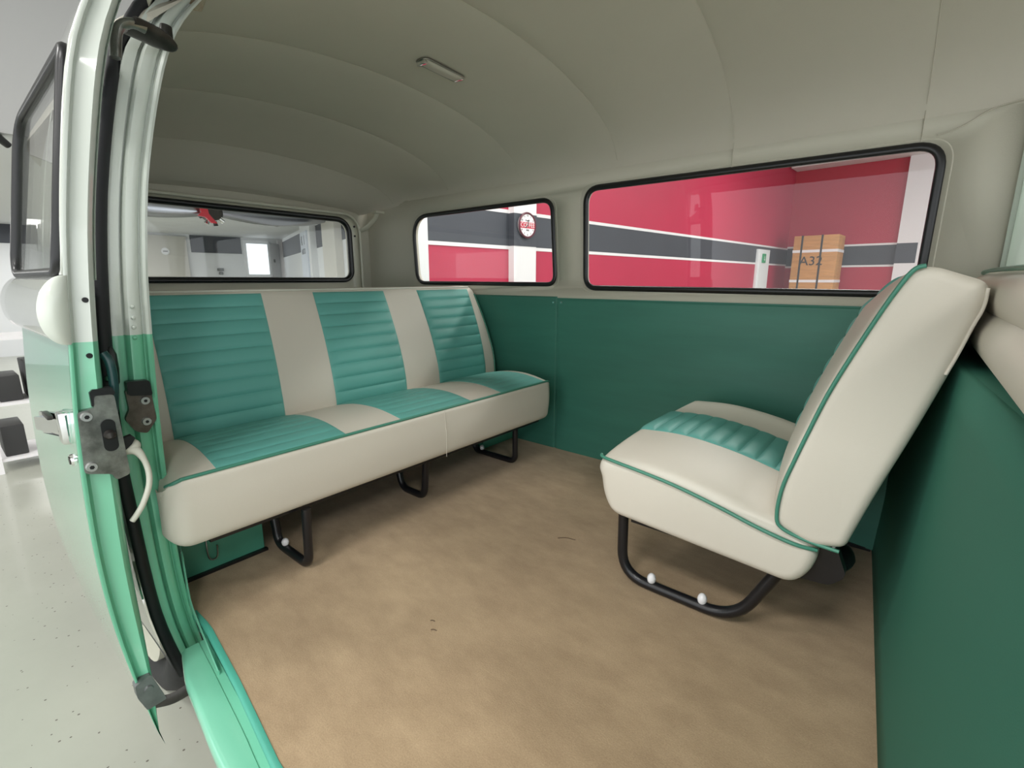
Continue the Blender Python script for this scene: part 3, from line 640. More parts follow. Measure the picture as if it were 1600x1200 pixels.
# ------------------------------------------------------------------ upholstery
def resample(pts, n, closed):
    P = [Vector(p) for p in pts]
    if closed: P = P+[P[0]]
    L = [0]
    for a, b in zip(P, P[1:]): L.append(L[-1]+(b-a).length)
    out = []; k = 0; m = n if closed else n-1
    for i in range(n):
        s = L[-1]*i/m
        while k < len(L)-2 and L[k+1] < s: k += 1
        t = (s-L[k])/max(1e-9, L[k+1]-L[k]); out.append(P[k].lerp(P[k+1], t))
    return out
class Cushion:
    """closed (x,z) profile swept from left to right, with rounded ends; ymap(x,z,t)-> y"""
    def __init__(s, prof, yl, yr, R_=0.06, n=120):
        s.P = resample([(a, b, 0) for a, b in prof], n, True); s.n = n; s.yl = yl; s.yr = yr; s.R = R_
        area_ = sum(s.P[i].x*s.P[(i+1) % n].y-s.P[(i+1) % n].x*s.P[i].y for i in range(n)); sg = 1 if area_ > 0 else -1
        s.N = []
        for i in range(n):
            d = s.P[(i+1) % n]-s.P[i-1]; d.normalize(); s.N.append(Vector((d.y*sg, -d.x*sg, 0)))
        for _ in range(3): s.N = [(s.N[i-1]+s.N[i]*2+s.N[(i+1) % n]).normalized() for i in range(n)]
    def pt(s, i, t, off=0.0, ins=0.0, dy=0.0):
        f = i % s.n; i0 = int(math.floor(f)); fr = f-i0
        p = s.P[i0].lerp(s.P[(i0+1) % s.n], fr); nn = s.N[i0].lerp(s.N[(i0+1) % s.n], fr)
        a, b = s.yl(p.x, p.y), s.yr(p.x, p.y)
        q = p+nn*(off-ins)
        return Vector((q.x, a+(b-a)*t+dy, q.y))
    def body(s, nt=24, seg=7, crown=0.0):
        bm = bmesh.new(); rings = []; st = []
        for k in range(seg+1):
            th = math.pi/2*k/seg; st.append((0.0, s.R*(1-math.sin(th)), s.R*(1-math.cos(th))))
        rings_ = []
        for t, ins, dy in st: rings_.append((0, ins, dy))
        for k in range(1, nt): rings_.append((k/nt, 0, s.R*(1-2*k/nt)))
        for t, ins, dy in reversed(st): rings_.append((1, ins, -dy))
        for t, ins, dy in rings_:
            rings.append([bm.verts.new(s.pt(i, t, 0, ins, dy)) for i in range(s.n)])
        for A, B in zip(rings, rings[1:]):
            for i in range(s.n): bm.faces.new((A[i], A[(i+1) % s.n], B[(i+1) % s.n], B[i]))
        bm.faces.new(rings[0][::-1]); bm.faces.new(rings[-1])
        bmesh.ops.triangulate(bm, faces=[f for f in bm.faces if len(f.verts) > 4])
        return bm
    def ends(s, side, idx, off=0.0):
        """points round the end at profile index range for piping"""
        return [s.pt(i, side, off, s.R*0.0) for i in idx]
    def stripe(s, i0, i1, ya, yb, ch, depth=0.006, off=0.0015, per=8, nw=10):
        """quilted strip between profile indices i0..i1, y from ya(x,z) to yb(x,z)"""
        bm = bmesh.new(); n = ch*per
        def f(u, v):
            i = i0+(i1-i0)*u; p = s.pt(i, 0.5); x, z = p.x, p.z
            q = abs(math.sin(math.pi*u*ch))**0.4
            e = min(v, 1-v)*nw; q2 = min(1.0, e*1.2)**0.5
            e3 = 1.0 if 0 < u < 1 else 0.0
            P = s.pt(i, 0.5, off+depth*q*q2*e3)
            a, b = ya(x, z), yb(x, z); P.y = a+(b-a)*v; return P
        us = [k/n for k in range(n+1)]; vs = [0, 0.01, 0.03, 0.07]+[0.12+0.76*k/10 for k in range(11)]+[0.93, 0.97, 0.99, 1]
        V = [[bm.verts.new(f(u, v)) for v in vs] for u in us]
        for a in range(n):
            for b in range(len(vs)-1): bm.faces.new((V[a][b], V[a+1][b], V[a+1][b+1], V[a][b+1]))
        # skirt so that the panel has thickness
        for row in ([V[a][0] for a in range(n+1)], [V[a][-1] for a in range(n+1)]):
            lo = [bm.verts.new(v.co-Vector((0, 0, 0))-0.004*Vector((0, 0, 1))) for v in row]
            for a in range(n): bm.faces.new((row[a], row[a+1], lo[a+1], lo[a]))
        return bm
    def nearest(s, x, z): return min(range(s.n), key=lambda i: (s.P[i].x-x)**2+(s.P[i].y-z)**2)

def usframe(bm, x0, x1, y, z1a, z1b, r=0.013, xa=0, xb=0):
    """U-shaped tube leg in an x-z plane"""
    pts = roundpath([(x1, y, z1a), (x1+xa, y, r), (x0+xb, y, r), (x0, y, z1b)], 0.035, 6)
    return tube(bm, pts, r, seg=14)

# rear bench
bench = empty('bench_seat', (-1.4, 1.0, 0), 'long cream and teal striped bench seat along the rear', 'seat')
XK = [-1.79, -1.61, -1.2]
def bound(f, b, t):     # y of a stripe edge at front, back bottom, back top
    tab = [(-1.79, t), (-1.61, b), (-1.2, f)]
    return lambda x, z: interp(tab, x)
BB = [bound(.380, .407, .432), bound(.717, .731, .774), bound(.913, .922, .966), bound(1.225, 1.246, 1.287), bound(1.396, 1.429, 1.470), bound(1.677, 1.732, 1.798)]
YL = bound(.268, .33, .365); YR = bound(1.735, 1.828, 1.862)
prof = roundpoly([(-1.665, .215), (-1.205, .195), (-1.192, .285), (-1.197, .368), (-1.33, .386), (-1.48, .378), (-1.62, .345), (-1.675, .32)], [.02, .03, .05, .014, .12, .12, .05, .03], 6)
cs = Cushion(prof, YL, YR, 0.05, 150)
sc = link('seat_cushion', cs.body(), M['cream'], bench)
ifr = cs.nearest(-1.200, .366); ib = cs.nearest(-1.645, .338)
if ib < ifr: ib += 150
for k in (0, 2, 4):
    p = link('stripe_panel', cs.stripe(ifr, ib, BB[k], BB[k+1], 9, 0.0035, 0.0012), M['teal'], sc)
    if k == 0: lab(p, 'teal quilted vinyl stripes')
# piping along front edge and round the ends
def endpipe(c, i_front, extra, side, R_, n=6):
    out = []
    for k in range(n+1):
        th = math.pi/2*k/n; out.append(c.pt(i_front, side, 0.002, R_*(1-math.sin(th)), (1 if side == 0 else -1)*R_*(1-math.cos(th))))
    return out
def piping_path(c, i, ib, off=0.002):
    """from back along left end top edge, round the corner, along the front, round the right end"""
    left = [c.pt(k, 0, off, c.R*0.62, c.R*0.10) for k in (ib, (ib*2+i)//3, (ib+2*i)//3, i+4)]
    e0 = [c.pt(i, 0, off, c.R*(1-math.sin(th)), c.R*(1-math.cos(th))) for th in (0.7, 1.0, 1.3)]
    mid = [c.pt(i, k/12, off, 0, c.R*(1-2*k/12)) for k in range(13)]
    e1 = [c.pt(i, 1, off, c.R*(1-math.sin(th)), -c.R*(1-math.cos(th))) for th in (1.3, 1.0, 0.7)]
    right = [c.pt(k, 1, off, c.R*0.62, -c.R*0.10) for k in (i+4, (ib+2*i)//3, (ib*2+i)//3, ib)]
    return crom([c.pt(i+3, 0, off, c.R*0.45, c.R*0.22)]+e0[1:]+mid+e1[:2], 4)
tubeo('piping', piping_path(cs, ifr, ib), 0.0042, M['piping'], sc, seg=8)
ys_ = 1.085; tubeo('seam', [(-1.1925, ys_, .20), (-1.1895, ys_, .285), (-1.196, ys_, .362)], 0.0008, M['cream'], sc, seg=5)
# frame rail under the cushion
fr = boxo('seat_frame', (-1.63, 0.36, 0.175), (-1.25, 1.70, 0.20), M['black'], bench)
prof = roundpoly([(-1.598, .315), (-1.605, .43), (-1.660, .56), (-1.740, .69), (-1.792, .762), (-1.85, .772), (-1.885, .745), (-1.80, .60), (-1.71, .40), (-1.68, .30)], [.03, .10, .12, .12, .022, .02, .03, .1, .1, .03], 6)
cb = Cushion(prof, YL, YR, 0.045, 160)
bc = link('backrest', cb.body(), M['cream'], bench)
it = cb.nearest(-1.783, .757); ibo = cb.nearest(-1.590, .345)
a_, b_ = (ibo, it)
if abs(b_-a_) > 80:
    if b_ < a_: b_ += 160
    else: a_ += 160
for k in (0, 2, 4):
    p = link('stripe_panel', cb.stripe(a_, b_, BB[k], BB[k+1], 9, 0.0075, 0.0012), M['teal'], bc)
    if k == 0: lab(p, 'teal quilted vinyl stripes')
itp = cb.nearest(-1.800, .766)
pts = [cb.pt(itp, k/14, 0.003, 0, cb.R*(1-2*k/14)) for k in range(15)]
tubeo('piping', pts, 0.004, M['piping_light'], bc, seg=8)
rt = [cb.pt(i, 1, 0.003, cb.R*(1-math.sin(1.1)), -cb.R*(1-math.cos(1.1))) for i in ([k for k in range(min(a_, b_), max(a_, b_)+1, 6)])]
tubeo('piping', rt, 0.0035, M['piping'], bc, seg=8)
for (x1, x0, y, xa, xb) in ((-1.215, -1.44, 0.585, -0.012, 0.03), (-1.30, -1.50, 1.085, -0.02, 0.05), (-1.285, -1.56, 1.575, 0.0, 0.03)):
    lg = link('leg', usframe(bmesh.new(), x0, x1, y, 0.19, 0.19, 0.0125, xa, xb), M['black'], bench)
    if y != 1.085:
        bm = bmesh.new(); bmesh.ops.create_uvsphere(bm, u_segments=12, v_segments=8, radius=0.0105, matrix=Matrix.Translation((x0+0.075, y, 0.033)) @ Matrix.Diagonal((1, 1, 1.2, 1)))
        link('bolt_cap', bm, M['white_plastic'], lg)

# jump seat facing the bench
js = empty('jump_seat', (-0.33, 1.4, 0), 'single cream rear-facing seat with teal centre stripe by bulkhead', 'seat')
JL = lambda x, z: 1.058; JR = lambda x, z: 1.745
prof = roundpoly([(-.545, .205), (-.125, .178), (-.095, .22), (-.085, .272), (-.17, .330), (-.30, .368), (-.45, .388), (-.578, .378), (-.590, .352), (-.572, .25)], [.05, .03, .03, .04, .08, .10, .12, .02, .012, .08], 6)
cj = Cushion(prof, JL, JR, 0.022, 150)
# crowned top: middle of the cushion higher than the sides, piping follows the lower edge
def crowned(c, bm, amt, z0, yl, yr):
    for v in bm.verts:
        if v.co.z > z0:
            t = (v.co.y-yl)/(yr-yl); t = min(1, max(0, t)); v.co.z -= (amt if t < 0.5 else amt*0.1)*(1-math.sin(math.pi*t)**0.5)*min(1, (v.co.z-z0)/0.05)
    return bm
body = cj.body(nt=20, seg=7); crowned(cj, body, 0.034, .30, 1.058, 1.745)
jc = link('seat_cushion', body, M['cream'], js)
i0 = cj.nearest(-.578, .376); i1 = cj.nearest(-.17, .338)
if abs(i1-i0) > 75:
    if i1 < i0: i1 += 150
    else: i0 += 150
st = cj.stripe(i0, i1, lambda x, z: 1.285, lambda x, z: 1.515, 9, 0.007, 0.001); crowned(cj, st, 0.034, .30, 1.058, 1.745)
lab(link('stripe_panel', st, M['teal'], jc), 'teal quilted centre stripe')
pipeL = [(-.582, 1.070, .357), (-.572, 1.060, .355), (-.53, 1.054, .352), (-.47, 1.052, .346), (-.38, 1.052, .333), (-.28, 1.052, .311), (-.20, 1.052, .290), (-.13, 1.054, .276), (-.09, 1.065, .272)]
tubeo('piping', crom(pipeL, 5), 0.0042, M['piping'], jc, seg=8)
prof = roundpoly([(-.168, .305), (-.166, .39), (-.145, .48), (-.109, .598), (-.072, .696), (-.035, .785), (-.012, .820), (.014, .822), (.085, .795), (.082, .755), (.058, .66), (.022, .53), (-.012, .42), (-.045, .295), (-.10, .278)], [.025, .04, .08, .10, .08, .05, .02, .02, .02, .02, .06, .08, .08, .012, .02], 6)
JYR = lambda x, z: 1.73
cj2 = Cushion(prof, lambda x, z: 1.050, JYR, 0.020, 170)
def puff(bm, amt):
    """front face of the backrest swells toward its middle"""
    for v in bm.verts:
        xb = interp([(.28, -.03), (.42, -.01), (.53, .02), (.66, .06), (.76, .085), (.83, .06)], v.co.z); wgt = min(1, max(0, (xb-v.co.x)/0.10))
        t = min(1, max(0, (v.co.y-1.05)/0.65)); dip = 0.007*max(0, 1-abs(t-0.51)/0.17)**0.4 if abs(t-0.51) < 0.17 else 0; v.co.x -= (amt*(math.sin(math.pi*t)**0.8 if t < 1 else 0)-dip)*wgt*min(1, max(0, (.845-v.co.z)/.10))
    return bm
jb2 = link('backrest', puff(cj2.body(nt=24), 0.040), M['cream'], js)
i0 = cj2.nearest(-.165, .45); i1 = cj2.nearest(-.030, .812)
if abs(i1-i0) > 85:
    if i1 < i0: i1 += 170
    else: i0 += 170
lab(link('stripe_panel', puff(cj2.stripe(i0, i1, lambda x, z: 1.285, lambda x, z: 1.478, 8, 0.0065, 0.001), 0.040), M['teal'], jb2), 'teal quilted centre stripe')
pp = [(-.058, .287), (-.115, .291), (-.160, .305), (-.170, .332), (-.166, .39), (-.150, .455), (-.135, .51), (-.109, .598), (-.072, .696), (-.040, .773), (-.018, .815), (-.002, .823)]
tubeo('piping', crom([(x+0.004, 1.052 if z > .3 else 1.055, z) for x, z in pp], 6), 0.0038, M['piping'], jb2, seg=8)
tubeo('piping', crom([(x, 1.698, z) for x, z in pp[3:]], 5), 0.0038, M['piping'], jb2, seg=8)
# hem seam down the back edge of the cover
hm = [(.084, .788), (.083, .758), (.074, .725), (.067, .695), (.060, .668), (.054, .648)]
tubeo('hem', crom([(x-0.004, 1.056, z) for x, z in hm], 5), 0.0028, M['cream'], jb2, seg=7)
lg = link('leg', usframe(bmesh.new(), -0.245, -0.530, 1.11, 0.23, 0.23, 0.0135), M['black'], js)
me_ = bmesh.new()
pts = roundpath([(-.532, 1.11, .22), (-.528, 1.11, .0135), (-.235, 1.11, .0135), (-.150, 1.11, .19)], 0.075, 8)
bpy.data.objects.remove(lg)
for y in (1.11, 1.65):
    bm = bmesh.new(); tube(bm, [(p[0], y, p[2]) for p in pts], 0.0135, seg=14); lg = link('leg', bm, M['black'], js)
    for x in (-.443, -.312):
        bm = bmesh.new(); bmesh.ops.create_uvsphere(bm, u_segments=14, v_segments=10, radius=0.0115, matrix=Matrix.Translation((x, y, 0.034)) @ Matrix.Diagonal((1, 1, 1.3, 1)))
        cp = link('bolt_cap', bm, M['white_plastic'], lg)
boxo('seat_frame', (-.50, 1.09, .185), (-.14, 1.66, .205), M['black'], js)
# hinge bracket at the back
hb = link('hinge_bracket', prism(roundpoly([(-.135, .300), (-.085, .305), (-.060, .270), (-.038, .215), (-.065, .185), (-.14, .180), (-.13, .24)], 0.012, 4), 'y', 1.10, 1.125), M['black'], js, smooth=False)
bm = bmesh.new(); cyl(bm, (-.105, 1.094, .275), (-.105, 1.128, .275), 0.012, seg=14); link('pivot', bm, M['black'], hb)
bm = bmesh.new(); bmesh.ops.create_uvsphere(bm, u_segments=20, v_segments=10, radius=1, matrix=Matrix.Translation((-.085, 1.20, .205)) @ Matrix.Diagonal((.055, .08, .022, 1))); link('recliner_cover', bm, M['black'], hb)
for a, b in (((-.108, 1.085, .298), (-.085, 1.085, .281)), ((-.058, 1.085, .292), (-.070, 1.085, .270))):
    tubeo('cover_tie', [a, b], 0.0022, M['white_plastic'], js, seg=6)

# front cab seat, back towards us over the bulkhead
fs = empty('cab_seat', (0.18, 1.2, 0.4), 'cream front bench seatback bulging over top of green bulkhead', 'seat')
def roll(prof, y0, y1, Rr, nm, m=M['cream'], tw=0.0):
    c = Cushion(prof, lambda x, z: y0, lambda x, z: y1, Rr, 80); return link(nm, c.body(nt=10), m, fs), c
lo_, c1 = roll(roundpoly([(.125, .662), (.088, .672), (.078, .715), (.10, .752), (.22, .76), (.25, .67)], [.02, .02, .03, .02, .03, .03], 6), 0.30, 1.66, 0.05, 'lumbar_roll')
up_, c2 = roll(roundpoly([(.100, .735), (.088, .765), (.092, .800), (.125, .820), (.22, .84), (.28, .80), (.26, .72)], [.02, .02, .03, .03, .03, .03, .03], 6), 0.30, 1.72, 0.05, 'backrest')
tubeo('piping', crom([(.100, .45, .812), (.104, 1.0, .817), (.106, 1.45, .819), (.112, 1.66, .816), (.14, 1.72, .81), (.2, 1.725, .80)], 5), 0.004, M['piping'], up_, seg=8)
boxo('gap_screen', (.175, .30, .40), (.25, 1.70, .72), M['bulk'], fs, bev=0.02)  # added dark green screen, blocks cab light through the gap below the roll
boxo('seat_base', (.16, .40, .10), (.60, 1.70, .42), M['cream'], fs, bev=0.03)

# ------------------------------------------------------------------ ceiling lamp
lamp = empty('dome_lamp', (-1.295, 1.2, 1.49), 'small chrome-rimmed oblong lamp on the headliner', 'lamp')
zc = ceil_pt(-1.29, 0.14).z
rr = rrect(1.115, 1.290, -1.318, -1.268, 0.016, 5)
tubeo('bezel', [(b, a, ceil_pt(b, (a-1.09)/0.78).z-0.006) for a, b in rr], 0.0026, M['dimchrome'], lamp, closed=True, seg=8)
bm = bmesh.new(); grid(bm, lambda u, v: Vector((-1.316+0.046*u, 1.118+0.17*v, ceil_pt(-1.29, (1.118+0.17*v-1.09)/0.78).z-0.005-0.010*(math.sin(math.pi*u)*math.sin(math.pi*v))**0.4)), 8, 20); solid(link('lens', bm, M['lens'], lamp), 0.002, 0)
for y in (1.122, 1.283):
    boxo('clip', (-1.312, y-0.006, zc-0.016), (-1.274, y+0.006, zc-0.003), M['chrome'], lamp, bev=0.002)

# ------------------------------------------------------------------ rear wheel of the bus, glimpsed under the body
wh = empty('rear_wheel', (-2.15, 0.36, -0.52), 'black rear tire glimpsed in the gap beside the door', 'wheel')
bm = bmesh.new(); tube(bm, [(-1.85+0.27*math.cos(2*math.pi*k/40), 0.36, -0.20+0.27*math.sin(2*math.pi*k/40)) for k in range(40)], 0.07, seg=14, closed=True, flat=(0.05, 0.08), up=None)
wh.location = (-1.85, 0.36, -0.52)
link('tire', bm, M['tire'], wh)
bm = bmesh.new(); cyl(bm, (-1.85, 0.30, -0.20), (-1.85, 0.42, -0.20), 0.23, seg=36); link('wheel_rim', bm, M['cream_paint'], wh)
bm = bmesh.new(); cyl(bm, (-1.85, 0.27, -0.20), (-1.85, 0.30, -0.20), 0.09, 0.11, seg=28); link('hub_cap', bm, M['chrome'], wh)

# ------------------------------------------------------------------ showroom
GZ = -0.52; AC0 = 1.735
M['upstand'] = mat('upstand_darkening_grey', (0.36, 0.36, 0.355), rough=0.9)
g = struct(link('floor', sheet([(-14, -9), (9, -9), (9, 15), (-14, 15)], [], lambda a, b: (a, b, GZ)), M['epoxy'], smooth=False))
A = Vector((-3.52, 2.87, 0)); B = Vector((-2.5, 13.0, 0)); Cc = Vector((-11.75, 5.7, 0)); D = Vector((-12.75, -4.3, 0)); F = Vector((3.5, 12.6, 0))
D2 = Vector((-13.2, -9, 0))
def wframe(P, Q):
    """matrix: local (s, h, d) -> along the wall, up, out of the wall toward the room"""
    u = (Q-P).normalized(); n = Vector((0, 0, 1)).cross(u)
    if n.dot(Vector((-1.5, 1.5, 0))-P) < 0 and True: pass
    c = Vector((0, 0, 0))-P
    if n.dot(c) < 0: n = -n
    m = Matrix(((u.x, 0, n.x, P.x), (u.y, 0, n.y, P.y), (0, 1, 0, 0), (0, 0, 0, 1)))
    return m, (Q-P).length
def wall(nm, P, Q, z0, z1, m, th=0.15):
    W, L = wframe(P, Q); bm = box(bmesh.new(), (0, z0, -th), (L, z1, 0)); bm.transform(W); return struct(link(nm, bm, m, smooth=False)), W, L
def onwall(nm, W, s0, s1, z0, z1, d0, d1, m, parent, bev=0.0, label=None):
    bm = box(bmesh.new(), (s0, z0, d0), (s1, z1, d1), bev); bm.transform(W); o = link(nm, bm, m, parent, smooth=bev > 0)
    if label: o['label'] = label
    return o
w1, W1, L1 = wall('wall_far', A, B, GZ, HZ, M['red'])
w1['label'] = 'red showroom wall with charcoal band'
onwall('stripe', W1, 0.0, L1, 1.135, 1.485, 0, 0.004, M['char'], w1, label='charcoal painted band')
onwall('stripe_line', W1, 0, L1, 1.475, 1.510, 0, 0.007, M['linewhite'], w1)
onwall('stripe_line', W1, 0, L1, 1.115, 1.150, 0, 0.007, M['linewhite'], w1)
# pillar on the red wall
pl = onwall('trim_13', W1, 1.19, 1.53, GZ, HZ, 0.0, 0.08, M['linewhite'], None); struct(pl)
onwall('stripe', W1, 1.188, 1.532, 1.15, 1.475, 0.0, 0.084, M['char'], pl)
onwall('corner_board', W1, -0.10, 0.03, GZ, HZ, -0.1, 0.02, M['linewhite'], w1)
dr = onwall('door_2', W1, 8.25, 8.92, GZ, 1.42, 0.0, 0.05, M['wallwhite'], None, 0.01); struct(dr)
onwall('door_leaf', W1, 8.33, 8.84, GZ+0.01, 1.34, 0.05, 0.06, M['wallwhite'], dr)
ex = onwall('exit_sign', W1, 8.44, 8.60, 1.15, 1.33, 0.065, 0.085, M['green_sign'], None); tag(ex, 'tiny green exit sign with white arrow on the white door casing', 'sign')
bm = bmesh.new(); cu_ = [(8.51, 1.28), (8.53, 1.28), (8.53, 1.22), (8.55, 1.22), (8.52, 1.18), (8.49, 1.22), (8.51, 1.22)]
fa = [bm.verts.new((a, b, 0.087)) for a, b in cu_]; bm.faces.new(fa); bm.transform(W1); link('arrow', bm, M['white_plastic'], ex, smooth=False)
# clock
ck = empty('wall_clock', W1 @ Vector((1.365, 1.235, 0.09)), 'round white wall clock with red centre band on white pillar', 'clock')
CW = W1 @ Matrix.Translation((1.365, 1.362, 0.085))
def oncl(nm, bm, m, p, smooth=False): bm.transform(CW); return link(nm, bm, m, p, smooth=smooth)
oncl('rim', tube(bmesh.new(), [(0.122*math.cos(a), 0.122*math.sin(a), 0.02) for a in [2*math.pi*k/40 for k in range(40)]], 0.011, seg=8, closed=True), M['clockrim'], ck, True)
bm = bmesh.new(); cyl(bm, (0, 0, 0), (0, 0, 0.022), 0.122, seg=40); face = oncl('clock_face', bm, mat('clock_white', (0.85, 0.80, 0.81), rough=0.5), ck)
bm = bmesh.new(); box(bm, (-0.117, -0.030, 0.022), (0.117, 0.030, 0.024)); oncl('red_band', bm, M['clockred'], face)
dirn = W1.to_3x3() @ Vector((1, 0, 0))
def wtext(nm, s_, size, x, z, d, W, m, parent):
    """text readable from the room side"""
    sgn = 1 if (W.to_3x3() @ Vector((0, 0, 1))).dot(Vector((0, 0, 1)).cross(Vector((1, 0, 0)))) else 1
    u = W.to_3x3() @ Vector((1, 0, 0)); n = W.to_3x3() @ Vector((0, 0, 1)); up = Vector((0, 0, 1)); right = up.cross(n)
    fl_ = 1 if right.dot(u) > 0 else -1
    T = W @ Matrix.Translation((x, z, d)) @ Matrix.Diagonal((fl_, 1, 1, 1))
    return text(nm, s_, size, T, m, parent, 0.0008)
wtext('lettering', 'COFFEE', 0.062, 1.365, 1.362, 0.1105, W1, M['linewhite'], face)
wtext('small_lettering', 'Fresh', 0.028, 1.365, 1.410, 0.1085, W1, M['ink'], face)
wtext('small_lettering', 'daily', 0.026, 1.365, 1.314, 0.1085, W1, M['ink'], face)
for h in range(12):
    if h in (3, 9): continue
    a = R(90-30*h); wtext('numeral', str(h if h else 12), 0.026, 1.365+0.096*math.cos(a), 1.362+0.096*math.sin(a), 0.1085, W1, M['ink'], face)
bm = bmesh.new(); tube(bm, [(0, 0, 0.028), (-0.035, -0.025, 0.028)], 0.004, seg=5); oncl('hand', bm, M['ink'], ck)
bm = bmesh.new(); tube(bm, [(0, 0, 0.030), (0.008, 0.055, 0.030)], 0.003, seg=5); oncl('hand', bm, M['ink'], ck)
# wall 4 (end wall, red)
w4, W4, L4 = wall('wall_end', B, F, GZ, HZ, mat('red_end_wall_paint', (0.42, 0.018, 0.05), rough=0.55)); w4['label'] = 'dark red end wall with charcoal band'
onwall('stripe', W4, 0, L4, 1.10, 1.525, 0, 0.004, M['char'], w4)
onwall('stripe_line', W4, 0, L4, 1.505, 1.545, 0, 0.007, M['linewhite'], w4)
onwall('stripe_line', W4, 0, L4, 1.07, 1.11, 0, 0.007, M['linewhite'], w4)
pl2 = onwall('trim_14', W4, 2.02, 2.6, GZ, HZ, 0.0, 0.12, M['linewhite'], None); struct(pl2)
onwall('stripe', W4, 2.018, 2.35, 1.13, 1.52, 0.0, 0.124, M['char'], pl2)
onwall('corner_board', W4, 2.60, 6.2, GZ, HZ, 0.0, 0.10, M['wallwhite'], w4)
lf = onwall('trim_15', W4, 0.03, 3.2, HZ-0.12, HZ-0.01, 0.02, 0.5, M['linewhite'], None); struct(lf)
# crate
cr_ = empty('crate', W4 @ Vector((0.78, GZ, 0.5)), 'tall plywood crate with black straps before dark red wall', 'crate')
CM = W4
def onc(nm, s0, s1, z0, z1, d0, d1, m, p, bev=0.0, label=None): return onwall(nm, W4, s0, s1, z0, z1, d0, d1, m, p, bev, label)
cb_ = onc('crate_body', 0.36, 1.17, GZ, 1.70, 0.35, 0.95, M['wood'], cr_, 0.01)
for s in (0.50, 0.86): onc('strap', s, s+0.035, GZ, 1.705, 0.345, 0.957, M['strap'], cr_)
for z in (0.75, 1.36): onc('tape_band', 0.355, 1.175, z, z+0.055, 0.345, 0.955, M['linewhite'], cr_)
wtext('lettering', 'A32', 0.26, 0.72, 1.18, 0.962, W4, M['ink'], cb_)
# far white hall seen through the rear hatch
w2, W2, L2 = wall('wall_side', A, Cc, GZ, HZ, M['wallwhite'])
for s0, s1 in ((0.2, 2.62), (4.15-0.25, 4.40), (5.45, L2)): pass
onwall('stripe', W2, 0.3, 2.62, 1.32, 1.66, 0, 0.005, M['char'], w2, label='charcoal painted band')
onwall('stripe', W2, 3.62, 4.45, 1.31, 1.66, 0, 0.005, M['char'], w2)
onwall('stripe', W2, 5.42, L2, 1.32, 1.665, 0, 0.005, M['char'], w2)
for s0, s1, hmat in ((2.62, 3.45, M['beige']), (4.42, 5.40, M['wallwhite'])):
    onwall('pilaster', W2, s0, s1, GZ, 1.73, 0, 0.10, hmat, w2)
up_ = struct(boxo('trim_16', (-4.749, -9, AC0), (-4.735, 3.3, HZ-0.001), M['upstand']))  # added sheet, its grey darkens the white upstand that came out too bright
sg = onwall('banner', W2, 4.62, 5.22, 0.2, 1.60, 0.10, 0.13, mat('banner_vinyl', (0.62, 0.66, 0.74), rough=0.4), None, 0.004)
tag(sg, 'pale vertical banner with faded dark lettering beyond rear window', 'banner')
for x_, t in ((4.80, 'I'), (5.04, 'K')): wtext('letter', t, 0.22, x_, 1.45, 0.132, W2, M['ink'], sg)
wtext('lettering', 'AUTO', 0.13, 4.92, 1.27, 0.132, W2, M['char'], sg)
tl_ = onwall('wall_sign', W2, 3.70, 3.80, 1.42, 1.60, 0.005, 0.03, M['white_plastic'], None); tag(tl_, 'small white upright sign on charcoal band beside banner', 'sign')
w3, W3, L3 = wall('wall_back', Cc, D2, GZ, HZ, M['wallwhite'])
onwall('stripe', W3, 0.90, 1.87, 1.37, 1.72, 0, 0.02, M['char'], w3, label='charcoal painted rectangle')
onwall('stripe', W3, 4.05, 5.3, 1.42, 1.80, 0, 0.02, M['char'], w3)
onwall('corner_board', W3, 0.0, 0.12, GZ, 1.70, 0, 0.03, M['linewhite'], w3)
wn = onwall('window_4', W3, 0.30, 0.86, 0.86, 1.68, 0.0, 0.04, M['wallwhite'], None, 0.008); struct(wn)
onwall('pane', W3, 0.36, 0.80, 0.93, 1.60, 0.04, 0.05, M['daylight'], wn)
dd = onwall('door_3', W3, 0.10, 0.30, GZ, 1.62, 0.02, 0.06, mat('grey_door', (0.42, 0.42, 0.43), rough=0.5), None, 0.006); struct(dd)
onwall('door_handle', W3, 0.22, 0.25, 1.20, 1.27, 0.06, 0.09, M['bracket'], dd)
rd = onwall('door_4', W3, 1.95, 3.9, GZ, 1.68, 0.0, 0.06, M['beige'], None, 0.01); struct(rd)
for z in [GZ+0.45*k for k in range(1, 5)]: onwall('door_rib', W3, 1.96, 3.89, z, z+0.02, 0.06, 0.068, M['beige'], rd)
cl_ = empty('round_sign', W3 @ Vector((2.34, 1.30, 0.08)), 'small white round no-entry disc on beige shutter', 'sign')
for nm, r_, d0, m_ in (('disc', 0.07, 0.07, M['white_plastic']),):
    bm = bmesh.new(); cyl(bm, (2.34, 1.37, d0), (2.34, 1.37, d0+0.012), r_, seg=24); bm.transform(W3); dk = link(nm, bm, m_, cl_)
onwall('bar', W3, 2.30, 2.38, 1.362, 1.378, 0.082, 0.088, M['bracket'], cl_)
ho = empty('wall_hook', W3 @ Vector((1.37, 0.93, 0.05)), 'small grey hose fitting low on white wall beyond hatch', 'fitting')
onwall('plate', W3, 1.31, 1.43, 0.99, 1.05, 0.0, 0.06, M['bracket'], ho, 0.01); onwall('hook', W3, 1.33, 1.41, 0.91, 0.97, 0.0, 0.08, M['bracket'], ho, 0.02)
